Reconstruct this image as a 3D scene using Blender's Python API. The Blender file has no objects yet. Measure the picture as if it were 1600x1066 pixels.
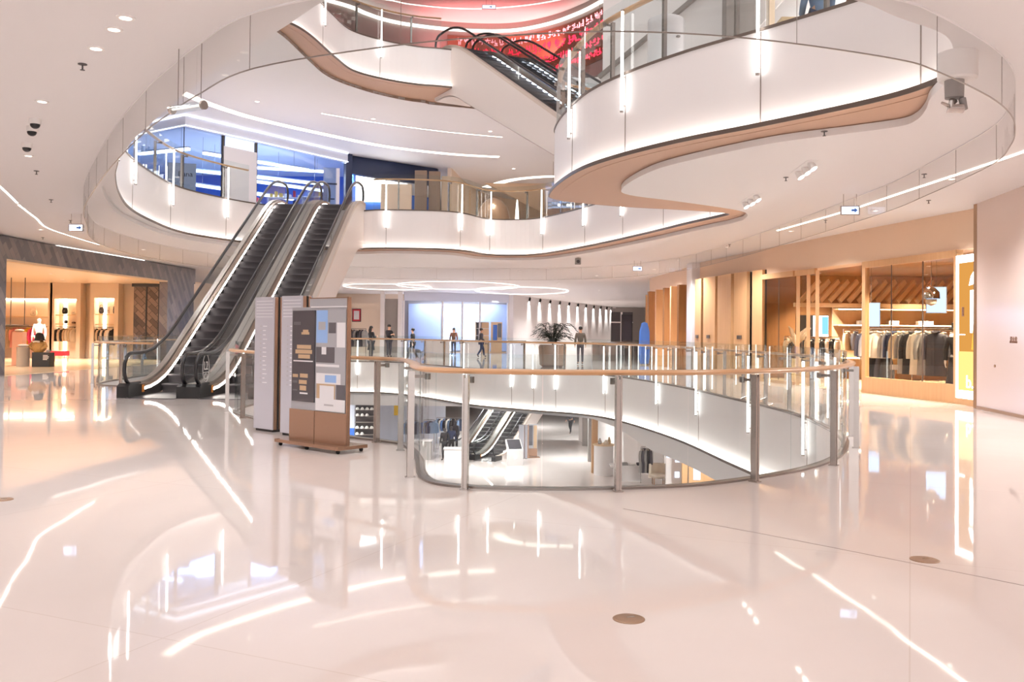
import bpy, bmesh, math, random
from math import sin, cos, pi, radians as R, sqrt, atan2, hypot
from mathutils import Matrix, Vector
random.seed(7)
SC = bpy.context.scene
COL = SC.collection
# ------------------------------------------------------------------ camera
FPX, CAMZ, PITCH, ROLL, HZ = 1400.0, 1.45, R(.9), R(.6), 520.0
PPY = HZ - FPX * math.tan(PITCH)
cam_d = bpy.data.cameras.new('camera')
cam = bpy.data.objects.new('camera', cam_d)
COL.objects.link(cam)
cam_d.sensor_width = 36
cam_d.lens = FPX / 1600 * 36
cam_d.shift_y = -(533 - PPY) / 1600
cam_d.clip_end = 400
_cr, _sr, _cp, _sp = cos(ROLL), sin(ROLL), cos(PITCH), sin(PITCH)
def _pt(v):
    return Vector((v[0], v[1] * _cp - v[2] * _sp, v[1] * _sp + v[2] * _cp))
_r, _u, _f = _pt((_cr, 0, _sr)), _pt((-_sr, 0, _cr)), _pt((0, 1, 0))
cam.matrix_world = Matrix(((_r.x, _u.x, -_f.x, 0), (_r.y, _u.y, -_f.y, 0), (_r.z, _u.z, -_f.z, CAMZ), (0, 0, 0, 1)))
SC.camera = cam
# ------------------------------------------------------------------ daylight, added fill and exposure
wd = bpy.data.worlds.new('mall_daylight')
SC.world = wd
wd.use_nodes = True
wd.node_tree.nodes['Background'].inputs[0].default_value = (1.0, .99, 1.0, 1)
wd.node_tree.nodes['Background'].inputs[1].default_value = 1.0
SC.view_settings.view_transform = 'Standard'
SC.view_settings.look = 'None'
SC.view_settings.gamma = 1
SC.view_settings.exposure = 0.88
SC.cycles.max_bounces = 10
SC.cycles.diffuse_bounces = 6
SC.cycles.glossy_bounces = 5
SC.cycles.transparent_max_bounces = 48
SC.cycles.caustics_reflective = False
SC.cycles.caustics_refractive = False
SC.cycles.sample_clamp_indirect = 4
def area_light(name, loc, sx, sy, power, color=(1, .93, .86), rot=(0, 0, 0)):
    l = bpy.data.lights.new(name, 'AREA')
    l.shape = 'RECTANGLE'; l.size = sx; l.size_y = sy; l.energy = power; l.color = color
    o = bpy.data.objects.new(name, l)
    o.location = loc; o.rotation_euler = rot
    COL.objects.link(o)
    return o
area_light('added_top_fill', (1, 20, 16.1), 17, 22, 250, (1, .98, .96))  # unseen fill lamp added high over the void
area_light('blue_shop_light', (-14, 42.2, 9.3), 7, 5, 480, (.55, .75, 1))
area_light('glass_shop_light', (-4, 64.9, 3.7), 6, 1.2, 170, (.95, .96, 1))
POW1, POW2, POW3, POWS, POWR = 1000, 380, 760, 1000, 1400
# ------------------------------------------------------------------ pixel measurements of the photograph -> places
def ray(px, py):
    u, v = px - 800., py - PPY
    return _pt(((u * _cr + v * _sr) / FPX, 1, -(-u * _sr + v * _cr) / FPX))
def atz(px, py, z):
    d = ray(px, py); t = (z - CAMZ) / d.z
    return Vector((d.x * t, d.y * t, z))
def aty(px, py, Y):
    d = ray(px, py); t = Y / d.y
    return Vector((d.x * t, Y, CAMZ + d.z * t))
def proj(p):
    x, y, z = p[0], p[1], p[2] - CAMZ
    yy, zz = y * _cp + z * _sp, -y * _sp + z * _cp
    u, v = x / yy * FPX, -zz / yy * FPX
    return 800 + u * _cr - v * _sr, PPY + u * _sr + v * _cr
# ------------------------------------------------------------------ materials
MATS = {}
def srgb(h):
    c = [int(h[i:i + 2], 16) / 255 for i in (0, 2, 4)]
    return tuple(x / 12.92 if x <= .04045 else ((x + .055) / 1.055) ** 2.4 for x in c)
def mat(name, hx, rough=.5, metal=0., spec=.5, emit=None, estr=0., coat=0., noise=0., nscale=6., bump=0.):
    if name in MATS: return MATS[name]
    m = bpy.data.materials.new(name); m.use_nodes = True
    nt = m.node_tree; b = nt.nodes['Principled BSDF']
    c = (*srgb(hx), 1)
    b.inputs['Base Color'].default_value = c
    b.inputs['Roughness'].default_value = rough
    b.inputs['Metallic'].default_value = metal
    b.inputs['Specular IOR Level'].default_value = spec
    b.inputs['Coat Weight'].default_value = coat
    b.inputs['Coat Roughness'].default_value = .05
    if emit:
        b.inputs['Emission Color'].default_value = (*srgb(emit), 1)
        b.inputs['Emission Strength'].default_value = estr
    if noise or bump:
        tc = nt.nodes.new('ShaderNodeTexCoord')
        n = nt.nodes.new('ShaderNodeTexNoise'); n.inputs['Scale'].default_value = nscale; n.inputs['Detail'].default_value = 4
        nt.links.new(tc.outputs['Object'], n.inputs['Vector'])
        if noise:
            mx = nt.nodes.new('ShaderNodeMix'); mx.data_type = 'RGBA'
            mx.inputs[6].default_value = tuple(x * (1 - noise) for x in c[:3]) + (1,)
            mx.inputs[7].default_value = tuple(min(1, x * (1 + noise)) for x in c[:3]) + (1,)
            nt.links.new(n.outputs['Fac'], mx.inputs[0]); nt.links.new(mx.outputs[2], b.inputs['Base Color'])
        if bump:
            bp = nt.nodes.new('ShaderNodeBump'); bp.inputs['Strength'].default_value = bump; bp.inputs['Distance'].default_value = .02
            nt.links.new(n.outputs['Fac'], bp.inputs['Height']); nt.links.new(bp.outputs[0], b.inputs['Normal'])
    MATS[name] = m
    return m
def glass(name, tint='f4f8fa', refl=1.0, base=.02):
    m = bpy.data.materials.new(name); m.use_nodes = True
    nt = m.node_tree; nt.nodes.clear()
    out = nt.nodes.new('ShaderNodeOutputMaterial'); mx = nt.nodes.new('ShaderNodeMixShader')
    tr = nt.nodes.new('ShaderNodeBsdfTransparent'); gl = nt.nodes.new('ShaderNodeBsdfGlossy')
    tr.inputs[0].default_value = (*srgb(tint), 1); gl.inputs['Roughness'].default_value = .01
    fr = nt.nodes.new('ShaderNodeFresnel'); fr.inputs['IOR'].default_value = 1.45
    mu = nt.nodes.new('ShaderNodeMath'); mu.operation = 'MULTIPLY_ADD'; mu.inputs[1].default_value = refl; mu.inputs[2].default_value = base - .02
    mu.use_clamp = True
    # the same reflectance on both faces of a pane
    geo = nt.nodes.new('ShaderNodeNewGeometry')
    sub = nt.nodes.new('ShaderNodeMath'); sub.operation = 'SUBTRACT'; sub.inputs[0].default_value = 1
    nt.links.new(geo.outputs['Backfacing'], sub.inputs[1])
    m2 = nt.nodes.new('ShaderNodeMath'); m2.operation = 'MULTIPLY'
    nt.links.new(fr.outputs[0], mu.inputs[0]); nt.links.new(mu.outputs[0], m2.inputs[0]); nt.links.new(sub.outputs[0], m2.inputs[1])
    nt.links.new(m2.outputs[0], mx.inputs[0]); nt.links.new(tr.outputs[0], mx.inputs[1]); nt.links.new(gl.outputs[0], mx.inputs[2])
    nt.links.new(mx.outputs[0], out.inputs[0])
    MATS[name] = m
    return m
def pattern(name, kind, c1, c2, scale, rough=.5, metal=0., **k):
    """procedural two-colour surfaces: wood grain, chevron tiles, brick joints"""
    m = bpy.data.materials.new(name); m.use_nodes = True
    nt = m.node_tree; b = nt.nodes['Principled BSDF']; b.inputs['Roughness'].default_value = rough; b.inputs['Metallic'].default_value = metal
    tc = nt.nodes.new('ShaderNodeTexCoord'); mp = nt.nodes.new('ShaderNodeMapping')
    mp.inputs['Scale'].default_value = scale if isinstance(scale, tuple) else (scale,) * 3
    mp.inputs['Rotation'].default_value = k.get('rot', (0, 0, 0))
    nt.links.new(tc.outputs['Object'], mp.inputs[0])
    if kind == 'wood':
        t = nt.nodes.new('ShaderNodeTexNoise'); t.inputs['Scale'].default_value = 1; t.inputs['Detail'].default_value = 6; t.inputs['Roughness'].default_value = .65
        mx = nt.nodes.new('ShaderNodeMix'); mx.data_type = 'RGBA'
        mx.inputs[6].default_value = (*srgb(c1), 1); mx.inputs[7].default_value = (*srgb(c2), 1)
        nt.links.new(mp.outputs[0], t.inputs[0]); nt.links.new(t.outputs['Fac'], mx.inputs[0]); nt.links.new(mx.outputs[2], b.inputs['Base Color'])
    else:
        if k.get('upright'):   # across = x + y, up = z, so the pattern lies in the face of an upright wall
            sp = nt.nodes.new('ShaderNodeSeparateXYZ'); ad = nt.nodes.new('ShaderNodeMath'); cb = nt.nodes.new('ShaderNodeCombineXYZ')
            nt.links.new(tc.outputs['Object'], sp.inputs[0]); nt.links.new(sp.outputs[0], ad.inputs[0]); nt.links.new(sp.outputs[1], ad.inputs[1])
            nt.links.new(ad.outputs[0], cb.inputs[0]); nt.links.new(sp.outputs[2], cb.inputs[1]); nt.links.new(cb.outputs[0], mp.inputs[0])
        t = nt.nodes.new('ShaderNodeTexBrick'); t.inputs['Scale'].default_value = 1
        t.inputs['Color1'].default_value = (*srgb(c1), 1); t.inputs['Color2'].default_value = (*srgb(c2), 1)
        t.inputs['Mortar'].default_value = (*srgb(k.get('mortar', c1)), 1); t.inputs['Mortar Size'].default_value = k.get('ms', .02)
        t.inputs['Brick Width'].default_value = k.get('bw', .5); t.inputs['Row Height'].default_value = k.get('rh', .25); t.inputs['Bias'].default_value = k.get('bias', 0)
        t.offset = k.get('off', .5)
        nt.links.new(mp.outputs[0], t.inputs[0]); nt.links.new(t.outputs['Color'], b.inputs['Base Color'])
    MATS[name] = m
    return m
def emis(name, hx, s):
    m = bpy.data.materials.new(name); m.use_nodes = True
    nt = m.node_tree; nt.nodes.clear()
    o = nt.nodes.new('ShaderNodeOutputMaterial'); e = nt.nodes.new('ShaderNodeEmission')
    e.inputs[0].default_value = (*srgb(hx), 1); e.inputs[1].default_value = s
    nt.links.new(e.outputs[0], o.inputs[0]); MATS[name] = m
    return m
# ------------------------------------------------------------------ mesh builder
W = {}
def cr(pts, closed=True, n=6):
    P = [Vector(p) for p in pts]; N = len(P); out = []
    for i in range(N if closed else N - 1):
        a, b, c, d = (P[(i + k) % N] if closed else P[max(0, min(N - 1, i + k))] for k in (-1, 0, 1, 2))
        for j in range(n):
            t = j / n
            out.append(.5 * ((2 * b) + (c - a) * t + (2 * a - 5 * b + 4 * c - d) * t * t + (3 * b - a - 3 * c + d) * t ** 3))
    if not closed: out.append(P[-1])
    return out
def normals2(P, closed):
    N = len(P); out = []
    for i in range(N):
        a = P[(i - 1) % N] if closed or i > 0 else P[i]
        b = P[(i + 1) % N] if closed or i < N - 1 else P[i]
        t = Vector((b[0] - a[0], b[1] - a[1])); t = t.normalized() if t.length > 1e-9 else Vector((1, 0))
        out.append(Vector((t.y, -t.x)))
    return out
def offs(P, d, closed=True):
    return [Vector((p[0] + n.x * d, p[1] + n.y * d)) for p, n in zip(P, normals2(P, closed))]
class MB:
    def __init__(s): s.v = []; s.f = []
    def add(s, v, f):
        o = len(s.v); s.v += [tuple(p) for p in v]; s.f += [tuple(o + i for i in q) for q in f]; return s
    def box(s, x0, x1, y0, y1, z0, z1):
        v = [(x, y, z) for z in (z0, z1) for y in (y0, y1) for x in (x0, x1)]
        return s.add(v, [(0, 2, 3, 1), (4, 5, 7, 6), (0, 1, 5, 4), (2, 6, 7, 3), (0, 4, 6, 2), (1, 3, 7, 5)])
    def rbox(s, c, sx, sy, sz, a=0, tilt=0):
        """box centred on c (bottom at c.z) turned by a about z; tilt leans it about its own x axis"""
        v = []
        for z in (0, sz):
            for y in (-sy / 2, sy / 2):
                for x in (-sx / 2, sx / 2):
                    yy, zz = y * cos(tilt) - z * sin(tilt), y * sin(tilt) + z * cos(tilt)
                    v.append((c[0] + x * cos(a) - yy * sin(a), c[1] + x * sin(a) + yy * cos(a), c[2] + zz))
        return s.add(v, [(0, 2, 3, 1), (4, 5, 7, 6), (0, 1, 5, 4), (2, 6, 7, 3), (0, 4, 6, 2), (1, 3, 7, 5)])
    def beam(s, a, b, w, h):
        """rectangular bar from a to b, width w sideways, height h upwards from the axis"""
        a, b = Vector(a), Vector(b); t = (b - a).normalized()
        sd = t.cross(Vector((0, 0, 1))); sd = sd.normalized() if sd.length > 1e-6 else Vector((1, 0, 0))
        up = sd.cross(t).normalized()
        v = [p + sd * x * w / 2 + up * y * h / 2 for p in (a, b) for x, y in ((-1, -1), (1, -1), (1, 1), (-1, 1))]
        return s.add(v, [(3, 2, 1, 0), (4, 5, 6, 7), (0, 1, 5, 4), (1, 2, 6, 5), (2, 3, 7, 6), (3, 0, 4, 7)])
    def tube(s, pts, r, n=8, closed=False):
        P = [Vector(p) for p in pts]; N = len(P); rr = r if isinstance(r, (list, tuple)) else [r] * N
        up = None; v = []
        for i in range(N):
            a = P[i - 1] if closed or i > 0 else P[i]; b = P[(i + 1) % N] if closed or i < N - 1 else P[i]
            t = (b - a).normalized()
            if up is None: up = Vector((0, 0, 1)) if abs(t.z) < .9 else Vector((1, 0, 0))
            sd = t.cross(up).normalized(); up = sd.cross(t).normalized()
            v += [P[i] + (sd * cos(2 * pi * k / n) + up * sin(2 * pi * k / n)) * rr[i] for k in range(n)]
        f = []
        for i in range(N if closed else N - 1):
            j = (i + 1) % N
            f += [(i * n + k, i * n + (k + 1) % n, j * n + (k + 1) % n, j * n + k) for k in range(n)]
        if not closed: f += [tuple(range(n - 1, -1, -1)), tuple((N - 1) * n + k for k in range(n))]
        return s.add(v, f)
    def sweep(s, pts, prof, closed=False):
        """profile (sideways, up) swept along a path lying flat; sideways = right of travel"""
        P = [Vector(p) for p in pts]; N = len(P); nr = normals2(P, closed); k = len(prof); v = []
        for p, q in zip(P, nr):
            v += [(p.x + q.x * a, p.y + q.y * a, p.z + b) for a, b in prof]
        f = []
        for i in range(N if closed else N - 1):
            j = (i + 1) % N
            f += [(i * k + m, j * k + m, j * k + (m + 1) % k, i * k + (m + 1) % k) for m in range(k)]
        if not closed: f += [tuple(range(k)), tuple((N - 1) * k + m for m in range(k - 1, -1, -1))]
        return s.add(v, f)
    def wall(s, P, z0, z1, t, closed=False):
        """upright wall along a flat path, thickness t to the right (negative: left)"""
        return s.sweep([(p[0], p[1], 0) for p in P], [(0, z0), (t, z0), (t, z1), (0, z1)], closed)
    def cyl(s, c, r, h, n=20, r2=None):
        r2 = r if r2 is None else r2
        v = [(c[0] + q * cos(2 * pi * k / n), c[1] + q * sin(2 * pi * k / n), z) for q, z in ((r, c[2]), (r2, c[2] + h)) for k in range(n)]
        f = [(k, (k + 1) % n, n + (k + 1) % n, n + k) for k in range(n)] + [tuple(range(n - 1, -1, -1)), tuple(range(n, 2 * n))]
        return s.add(v, f)
    def lathe(s, c, prof, n=20, sx=1, sy=1):
        v = [(c[0] + r * sx * cos(2 * pi * k / n), c[1] + r * sy * sin(2 * pi * k / n), c[2] + z) for r, z in prof for k in range(n)]
        m = len(prof)
        f = [(i * n + k, i * n + (k + 1) % n, (i + 1) * n + (k + 1) % n, (i + 1) * n + k) for i in range(m - 1) for k in range(n)]
        return s.add(v, f + [tuple(range(n - 1, -1, -1)), tuple((m - 1) * n + k for k in range(n))])
    def ball(s, c, r, n=14, m=8, sx=1, sy=1, sz=1):
        return s.lathe(c, [(r * max(.02, sin(pi * i / m)), -r * sz * cos(pi * i / m)) for i in range(m + 1)], n, sx, sy)
    def prism(s, P, z0, z1):
        n = len(P)
        v = [(p[0], p[1], z) for z in (z0, z1) for p in P]
        return s.add(v, [tuple(range(n - 1, -1, -1)), tuple(range(n, 2 * n))] + [(k, (k + 1) % n, n + (k + 1) % n, n + k) for k in range(n)])
    def plate(s, pts, d):
        """flat outline pts (3-D, coplanar) given the thickness vector d"""
        d = Vector(d); n = len(pts); v = [Vector(p) for p in pts] + [Vector(p) + d for p in pts]
        return s.add(v, [tuple(range(n - 1, -1, -1)), tuple(range(n, 2 * n))] + [(k, (k + 1) % n, n + (k + 1) % n, n + k) for k in range(n)])
    def slab(s, outer, holes, z0, z1):
        for z, fl in ((z1, 1), (z0, 0)):
            bm = bmesh.new(); ed = []
            for loop in [outer] + holes:
                vs = [bm.verts.new((p[0], p[1], z)) for p in loop]
                ed += [bm.edges.new((vs[i], vs[(i + 1) % len(vs)])) for i in range(len(vs))]
            bmesh.ops.triangle_fill(bm, use_beauty=True, edges=ed)
            bm.verts.index_update(); bm.faces.ensure_lookup_table()
            fs = []
            for q in bm.faces:
                ids = [x.index for x in q.verts]
                q.normal_update()
                if (q.normal.z > 0) != bool(fl): ids.reverse()
                fs.append(ids)
            s.add([tuple(x.co) for x in bm.verts], fs); bm.free()
        for loop in [outer] + holes:
            n = len(loop)
            s.add([(p[0], p[1], z) for z in (z0, z1) for p in loop], [(k, (k + 1) % n, n + (k + 1) % n, n + k) for k in range(n)])
        return s
    def build(s, name, m, parent=None, smooth=False, bevel=0., sub=0):
        me = bpy.data.meshes.new(name)
        M = W.get(parent) if parent else None
        v = [M @ Vector(p) for p in s.v] if M is not None else s.v
        me.from_pydata(v, [], s.f); me.validate()
        bm = bmesh.new(); bm.from_mesh(me); bmesh.ops.recalc_face_normals(bm, faces=bm.faces); bm.to_mesh(me); bm.free()
        me.materials.append(MATS[m] if isinstance(m, str) else m)
        if smooth:
            me.polygons.foreach_set('use_smooth', [True] * len(me.polygons))
            try: me.set_sharp_from_angle(angle=R(40))
            except Exception: pass
        o = bpy.data.objects.new(name, me); COL.objects.link(o)
        if parent:
            o.parent = parent
            if M is not None: W[o] = M
        if bevel:
            b = o.modifiers.new('bevel', 'BEVEL'); b.width = bevel; b.segments = 2; b.limit_method = 'ANGLE'
        if sub:
            b = o.modifiers.new('subdivision', 'SUBSURF'); b.levels = sub; b.render_levels = sub
        return o
def tag(o, label, cat, group=None):
    o['label'] = label; o['category'] = cat
    if group: o['group'] = group
    return o
def thing(name, label, cat, loc=(0, 0, 0), group=None, world=True):
    """an Empty at the thing's base; world: its parts are given in world coordinates"""
    o = bpy.data.objects.new(name, None); COL.objects.link(o); o.empty_display_size = .1
    o.location = loc
    if world: W[o] = Matrix.Translation(-Vector(loc))
    return tag(o, label, cat, group)
def struct(name, mb, m, label, cat='structure', **k):
    o = mb.build(name, m, **k); o['kind'] = 'structure'; o['label'] = label; o['category'] = cat
    return o
def kids(o): return [c for c in bpy.data.objects if c.parent == o]
def copy_tree(o, loc=None, rot=None, label=None, scale=None, group=None):
    km = {}
    for c in bpy.data.objects:
        if c.parent: km.setdefault(c.parent, []).append(c)
    def rec(q, par):
        c = q.copy(); COL.objects.link(c)
        if par: c.parent = par
        for ch in km.get(q, []): rec(ch, c)
        return c
    r = rec(o, None)
    if loc is not None: r.location = loc
    if rot is not None: r.rotation_euler = (0, 0, rot)
    if scale is not None: r.scale = (scale,) * 3 if not isinstance(scale, tuple) else scale
    if label: r['label'] = label
    if group: r['group'] = group
    return r
def text_mesh(name, body, size, m, parent, M, extrude=.004, align='CENTER'):
    """lettering as a mesh; M carries the text plane (x right, y up) into the place"""
    cu = bpy.data.curves.new(name, 'FONT'); cu.body = body; cu.size = size; cu.extrude = extrude; cu.align_x = align; cu.align_y = 'CENTER'
    t = bpy.data.objects.new(name, cu); COL.objects.link(t)
    dg = bpy.context.evaluated_depsgraph_get(); dg.update()
    me = bpy.data.meshes.new_from_object(t.evaluated_get(dg)); bpy.data.objects.remove(t)
    me.name = name; me.transform((W[parent] if parent in W else Matrix()) @ M)
    me.materials.clear(); me.materials.append(MATS[m])
    o = bpy.data.objects.new(name, me); COL.objects.link(o); o.parent = parent
    if parent in W: W[o] = W[parent]
    return o
def face_matrix(c, right, up=(0, 0, 1)):
    r = Vector(right).normalized(); u = Vector(up).normalized(); n = r.cross(u)
    return Matrix(((r.x, u.x, n.x, c[0]), (r.y, u.y, n.y, c[1]), (r.z, u.z, n.z, c[2]), (0, 0, 0, 1)))
ORD = ['first', 'second', 'third', 'fourth', 'fifth', 'sixth', 'seventh', 'eighth', 'ninth', 'tenth', 'eleventh', 'twelfth', 'thirteenth', 'fourteenth', 'fifteenth', 'sixteenth', 'seventeenth', 'eighteenth', 'nineteenth', 'twentieth', 'twenty-first', 'twenty-second', 'twenty-third', 'twenty-fourth', 'twenty-fifth', 'twenty-sixth', 'twenty-seventh', 'twenty-eighth', 'twenty-ninth', 'thirtieth']
def arclen(P, closed=False):
    L = [0.]
    Q = list(P) + ([P[0]] if closed else [])
    for a, b in zip(Q, Q[1:]): L.append(L[-1] + hypot(b[0] - a[0], b[1] - a[1]))
    return L
def at_len(P, s):
    """point and tangent at arc length s of an open flat path"""
    for a, b in zip(P, P[1:]):
        d = hypot(b[0] - a[0], b[1] - a[1])
        if s <= d and d > 1e-9: return Vector((a[0] + (b[0] - a[0]) * s / d, a[1] + (b[1] - a[1]) * s / d)), Vector(((b[0] - a[0]) / d, (b[1] - a[1]) / d))
        s -= d
    a, b = P[-2], P[-1]; d = hypot(b[0] - a[0], b[1] - a[1])
    return Vector(b[:2]), Vector(((b[0] - a[0]) / d, (b[1] - a[1]) / d))
def sub_path(P, s0, s1):
    """the stretch of an open flat path between two arc lengths"""
    L = arclen(P); out = [at_len(P, s0)[0]]
    out += [Vector(P[i][:2]) for i in range(len(P)) if s0 + 1e-4 < L[i] < s1 - 1e-4]
    return out + [at_len(P, s1)[0]]
# ------------------------------------------------------------------ material set
def floor_mat():
    m = bpy.data.materials.new('polished_stone'); m.use_nodes = True
    nt = m.node_tree; b = nt.nodes['Principled BSDF']
    tc = nt.nodes.new('ShaderNodeTexCoord')
    n = nt.nodes.new('ShaderNodeTexNoise'); n.inputs['Scale'].default_value = .6; n.inputs['Detail'].default_value = 8; n.inputs['Roughness'].default_value = .6; n.inputs['Distortion'].default_value = .6
    mx = nt.nodes.new('ShaderNodeMix'); mx.data_type = 'RGBA'
    mx.inputs[6].default_value = (*srgb('dfd3cd'), 1); mx.inputs[7].default_value = (*srgb('e8ddd8'), 1)
    nt.links.new(tc.outputs['Object'], n.inputs['Vector']); nt.links.new(n.outputs['Fac'], mx.inputs[0])
    br = nt.nodes.new('ShaderNodeTexBrick'); br.inputs['Scale'].default_value = 1; br.offset = 0
    br.inputs['Brick Width'].default_value = 3.2; br.inputs['Row Height'].default_value = 3.2; br.inputs['Mortar Size'].default_value = .004
    br.inputs['Color1'].default_value = (1, 1, 1, 1); br.inputs['Color2'].default_value = (.985, .985, .985, 1); br.inputs['Mortar'].default_value = (.9, .87, .84, 1)
    mp = nt.nodes.new('ShaderNodeMapping'); mp.inputs['Rotation'].default_value = (0, 0, R(24)); nt.links.new(tc.outputs['Object'], mp.inputs[0]); nt.links.new(mp.outputs[0], br.inputs[0])
    m2 = nt.nodes.new('ShaderNodeMix'); m2.data_type = 'RGBA'; m2.blend_type = 'MULTIPLY'; m2.inputs[0].default_value = 1
    nt.links.new(mx.outputs[2], m2.inputs[6]); nt.links.new(br.outputs['Color'], m2.inputs[7]); nt.links.new(m2.outputs[2], b.inputs['Base Color'])
    b.inputs['Roughness'].default_value = .035; b.inputs['Specular IOR Level'].default_value = .75
    bp = nt.nodes.new('ShaderNodeBump'); bp.inputs['Strength'].default_value = .05; bp.inputs['Distance'].default_value = .02
    n2 = nt.nodes.new('ShaderNodeTexNoise'); n2.inputs['Scale'].default_value = 1.3; n2.inputs['Detail'].default_value = 1
    nt.links.new(tc.outputs['Object'], n2.inputs['Vector']); nt.links.new(n2.outputs['Fac'], bp.inputs['Height']); nt.links.new(bp.outputs[0], b.inputs['Normal'])
    MATS['stone'] = m
floor_mat()
mat('ceil', 'f0eeee', .6, spec=.2)
mat('fascia', 'f6f2f2', .45, spec=.3)
mat('bronze_soffit', 'bf9c84', .5, metal=.2)
mat('seam', '8d8079', .6)
mat('dark_lip', '6f625a', .4, metal=.5)
mat('steel', 'b5aba5', .22, metal=.9)
mat('steel_mid', '8f8680', .3, metal=.8)
mat('bronze', 'a08066', .3, metal=.6)
mat('wood_rail', 'd3a274', .32, coat=.3, noise=.06, nscale=3)
mat('black', '1c1a1b', .35)
mat('black_rubber', '17161a', .3, coat=.3)
mat('white_paint', 'f3efec', .4)
mat('beige_deck', 'd9c9bd', .35, metal=.2)
mat('brown_deck', '9c8373', .3, metal=.5)
mat('chrome', 'dedede', .08, metal=1)
mat('wall_pink', 'd5c1b8', .12, spec=.5)
glass('glass', 'f6fafa', 1.0)
glass('glass_shop', 'f2efe8', 1.1)
glass('glass_blue', 'd3def0', 1.0)
emis('led', 'fff6ec', 9)
emis('led_lower', 'fff6ec', 15)
emis('led_soft', 'fff3e4', 4.0)
emis('led_cool', 'e9f1ff', 5)
emis('led_shop', 'e6eeff', 2.2)
emis('led_tube', 'fffdf8', 5)
emis('led_niche', 'ffe9c8', 9)
emis('led_cove', 'fff3e4', 2.2)
emis('lamp_glow', 'fff6ea', 3)
pattern('wood', 'wood', 'b98c60', 'd2a87c', (14, 14, .8), .4)
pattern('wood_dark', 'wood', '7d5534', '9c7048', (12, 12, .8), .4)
pattern('wood_pale', 'wood', 'd9b78f', 'e8cda8', (9, 9, .7), .45)
pattern('chevron', 'brick', '5a5356', '827872', 1.0, .3, .2, rot=(0, 0, R(52)), mortar='55545a', bw=.62, rh=.2, bias=-.1, ms=.006, upright=1)
pattern('chevron_brown', 'brick', '3d2f2a', '7a6455', 1.0, .3, .3, rot=(0, 0, R(45)), mortar='2a2320', bw=.5, rh=.22, ms=.01, upright=1)
# ------------------------------------------------------------------ levels and the free-form void
L1Z, L3Z, L4Z = -5.7, 5.7, 11.4
CE1, CE2, CE3, CE4 = -1.6, 4.2, 9.9, 16.3
FB2, FB3, FB4 = -1.45, 4.35, 10.05           # lower edges of the white balcony fascias
A2 = [(-4.95, 16.2), (-3.9, 14.3), (-3.1, 13.2), (-2.2, 12.3), (-1.68, 11.87), (-1.33, 11.5), (-1.16, 10.9), (-.98, 10.0), (-.88, 9.2), (-.72, 8.66), (-.4, 8.43), (.33, 8.35), (1.1, 8.46), (1.85, 8.7), (2.81, 9.42), (3.46, 10.13), (3.95, 10.9), (4.32, 11.7), (4.66, 12.65), (4.95, 14.0), (5.2, 16.0), (5.22, 18.0), (5.03, 20.5), (4.66, 25), (3.69, 30.0), (2.6, 32.2), (1.03, 33.5), (-1.5, 35.9), (-3.6, 39.5), (-5.6, 42.2), (-7.7, 42.6), (-10.2, 41.2), (-11.4, 37), (-11.5, 30), (-11.1, 25), (-10.7, 23.3), (-9.9, 22.6), (-8.7, 22.4), (-7, 22.4), (-5.4, 22.4), (-5.05, 21.6), (-5.0, 19)]
A3 = [(-1.3, 6.9), (.3, 6.5), (1.8, 6.65), (2.85, 7.1), (3.4, 7.5), (4.08, 8.0), (4.53, 8.75), (4.82, 9.5), (4.86, 10.15), (4.5, 11.0), (3.5, 12.3), (2.6, 13.35), (1.84, 14.5), (1.3, 15.7), (.98, 17.2), (.86, 18.4), (.92, 19.0), (1.35, 19.45), (2.5, 20.05), (4.0, 20.5), (5.0, 20.9), (5.25, 21.3), (5.1, 21.9), (4.6, 23.4), (3.74, 26.3), (2.53, 29.8), (1.15, 32.8), (.1, 33.6), (-.99, 33.4), (-1.75, 32.0), (-2.6, 31.4), (-4.5, 31.25), (-5.7, 31.7), (-7.2, 31.3), (-8.6, 30.1), (-9.6, 28.2), (-10.0, 26.4), (-9.75, 23.7), (-9.3, 21.4), (-8.5, 19.0), (-7.6, 16.8), (-6.94, 15.4), (-6.0, 13.4), (-5.0, 11.8), (-3.6, 9.7), (-2.36, 8.1)]
B3pen = [(4.68, 9.75), (4.8, 10.3), (4.98, 10.8), (5.1, 11.3), (5.05, 11.65), (4.6, 12.05), (3.65, 12.83), (2.64, 14.34), (2.25, 15.4), (2.06, 16.9), (2.3, 17.7), (3.42, 18.5), (4.87, 19.64), (5.35, 20.4), (5.5, 21.4)]
A4 = [(-7.2, 23.0), (-6.75, 24.3), (-6.14, 25.6), (-5.75, 28.0), (-5.4, 29.5), (-4.46, 30.5), (-3.4, 31.1), (-2.3, 31.4), (0.5, 32.6), (1.6, 34.4), (3.4, 34.4), (4.6, 32), (5, 26), (5, 16), (4, 9), (1, 6.2), (-4, 6), (-7.2, 10), (-8.3, 15), (-7.8, 20)]
def ccw(P):
    a = sum(P[i][0] * P[(i + 1) % len(P)][1] - P[(i + 1) % len(P)][0] * P[i][1] for i in range(len(P)))
    return P if a > 0 else P[::-1]
V2 = lambda P: [Vector((p[0], p[1])) for p in P]
A2, A3, A4 = (cr([(*p, 0) for p in ccw(P)], True, 6) for P in (A2, A3, A4))
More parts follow.
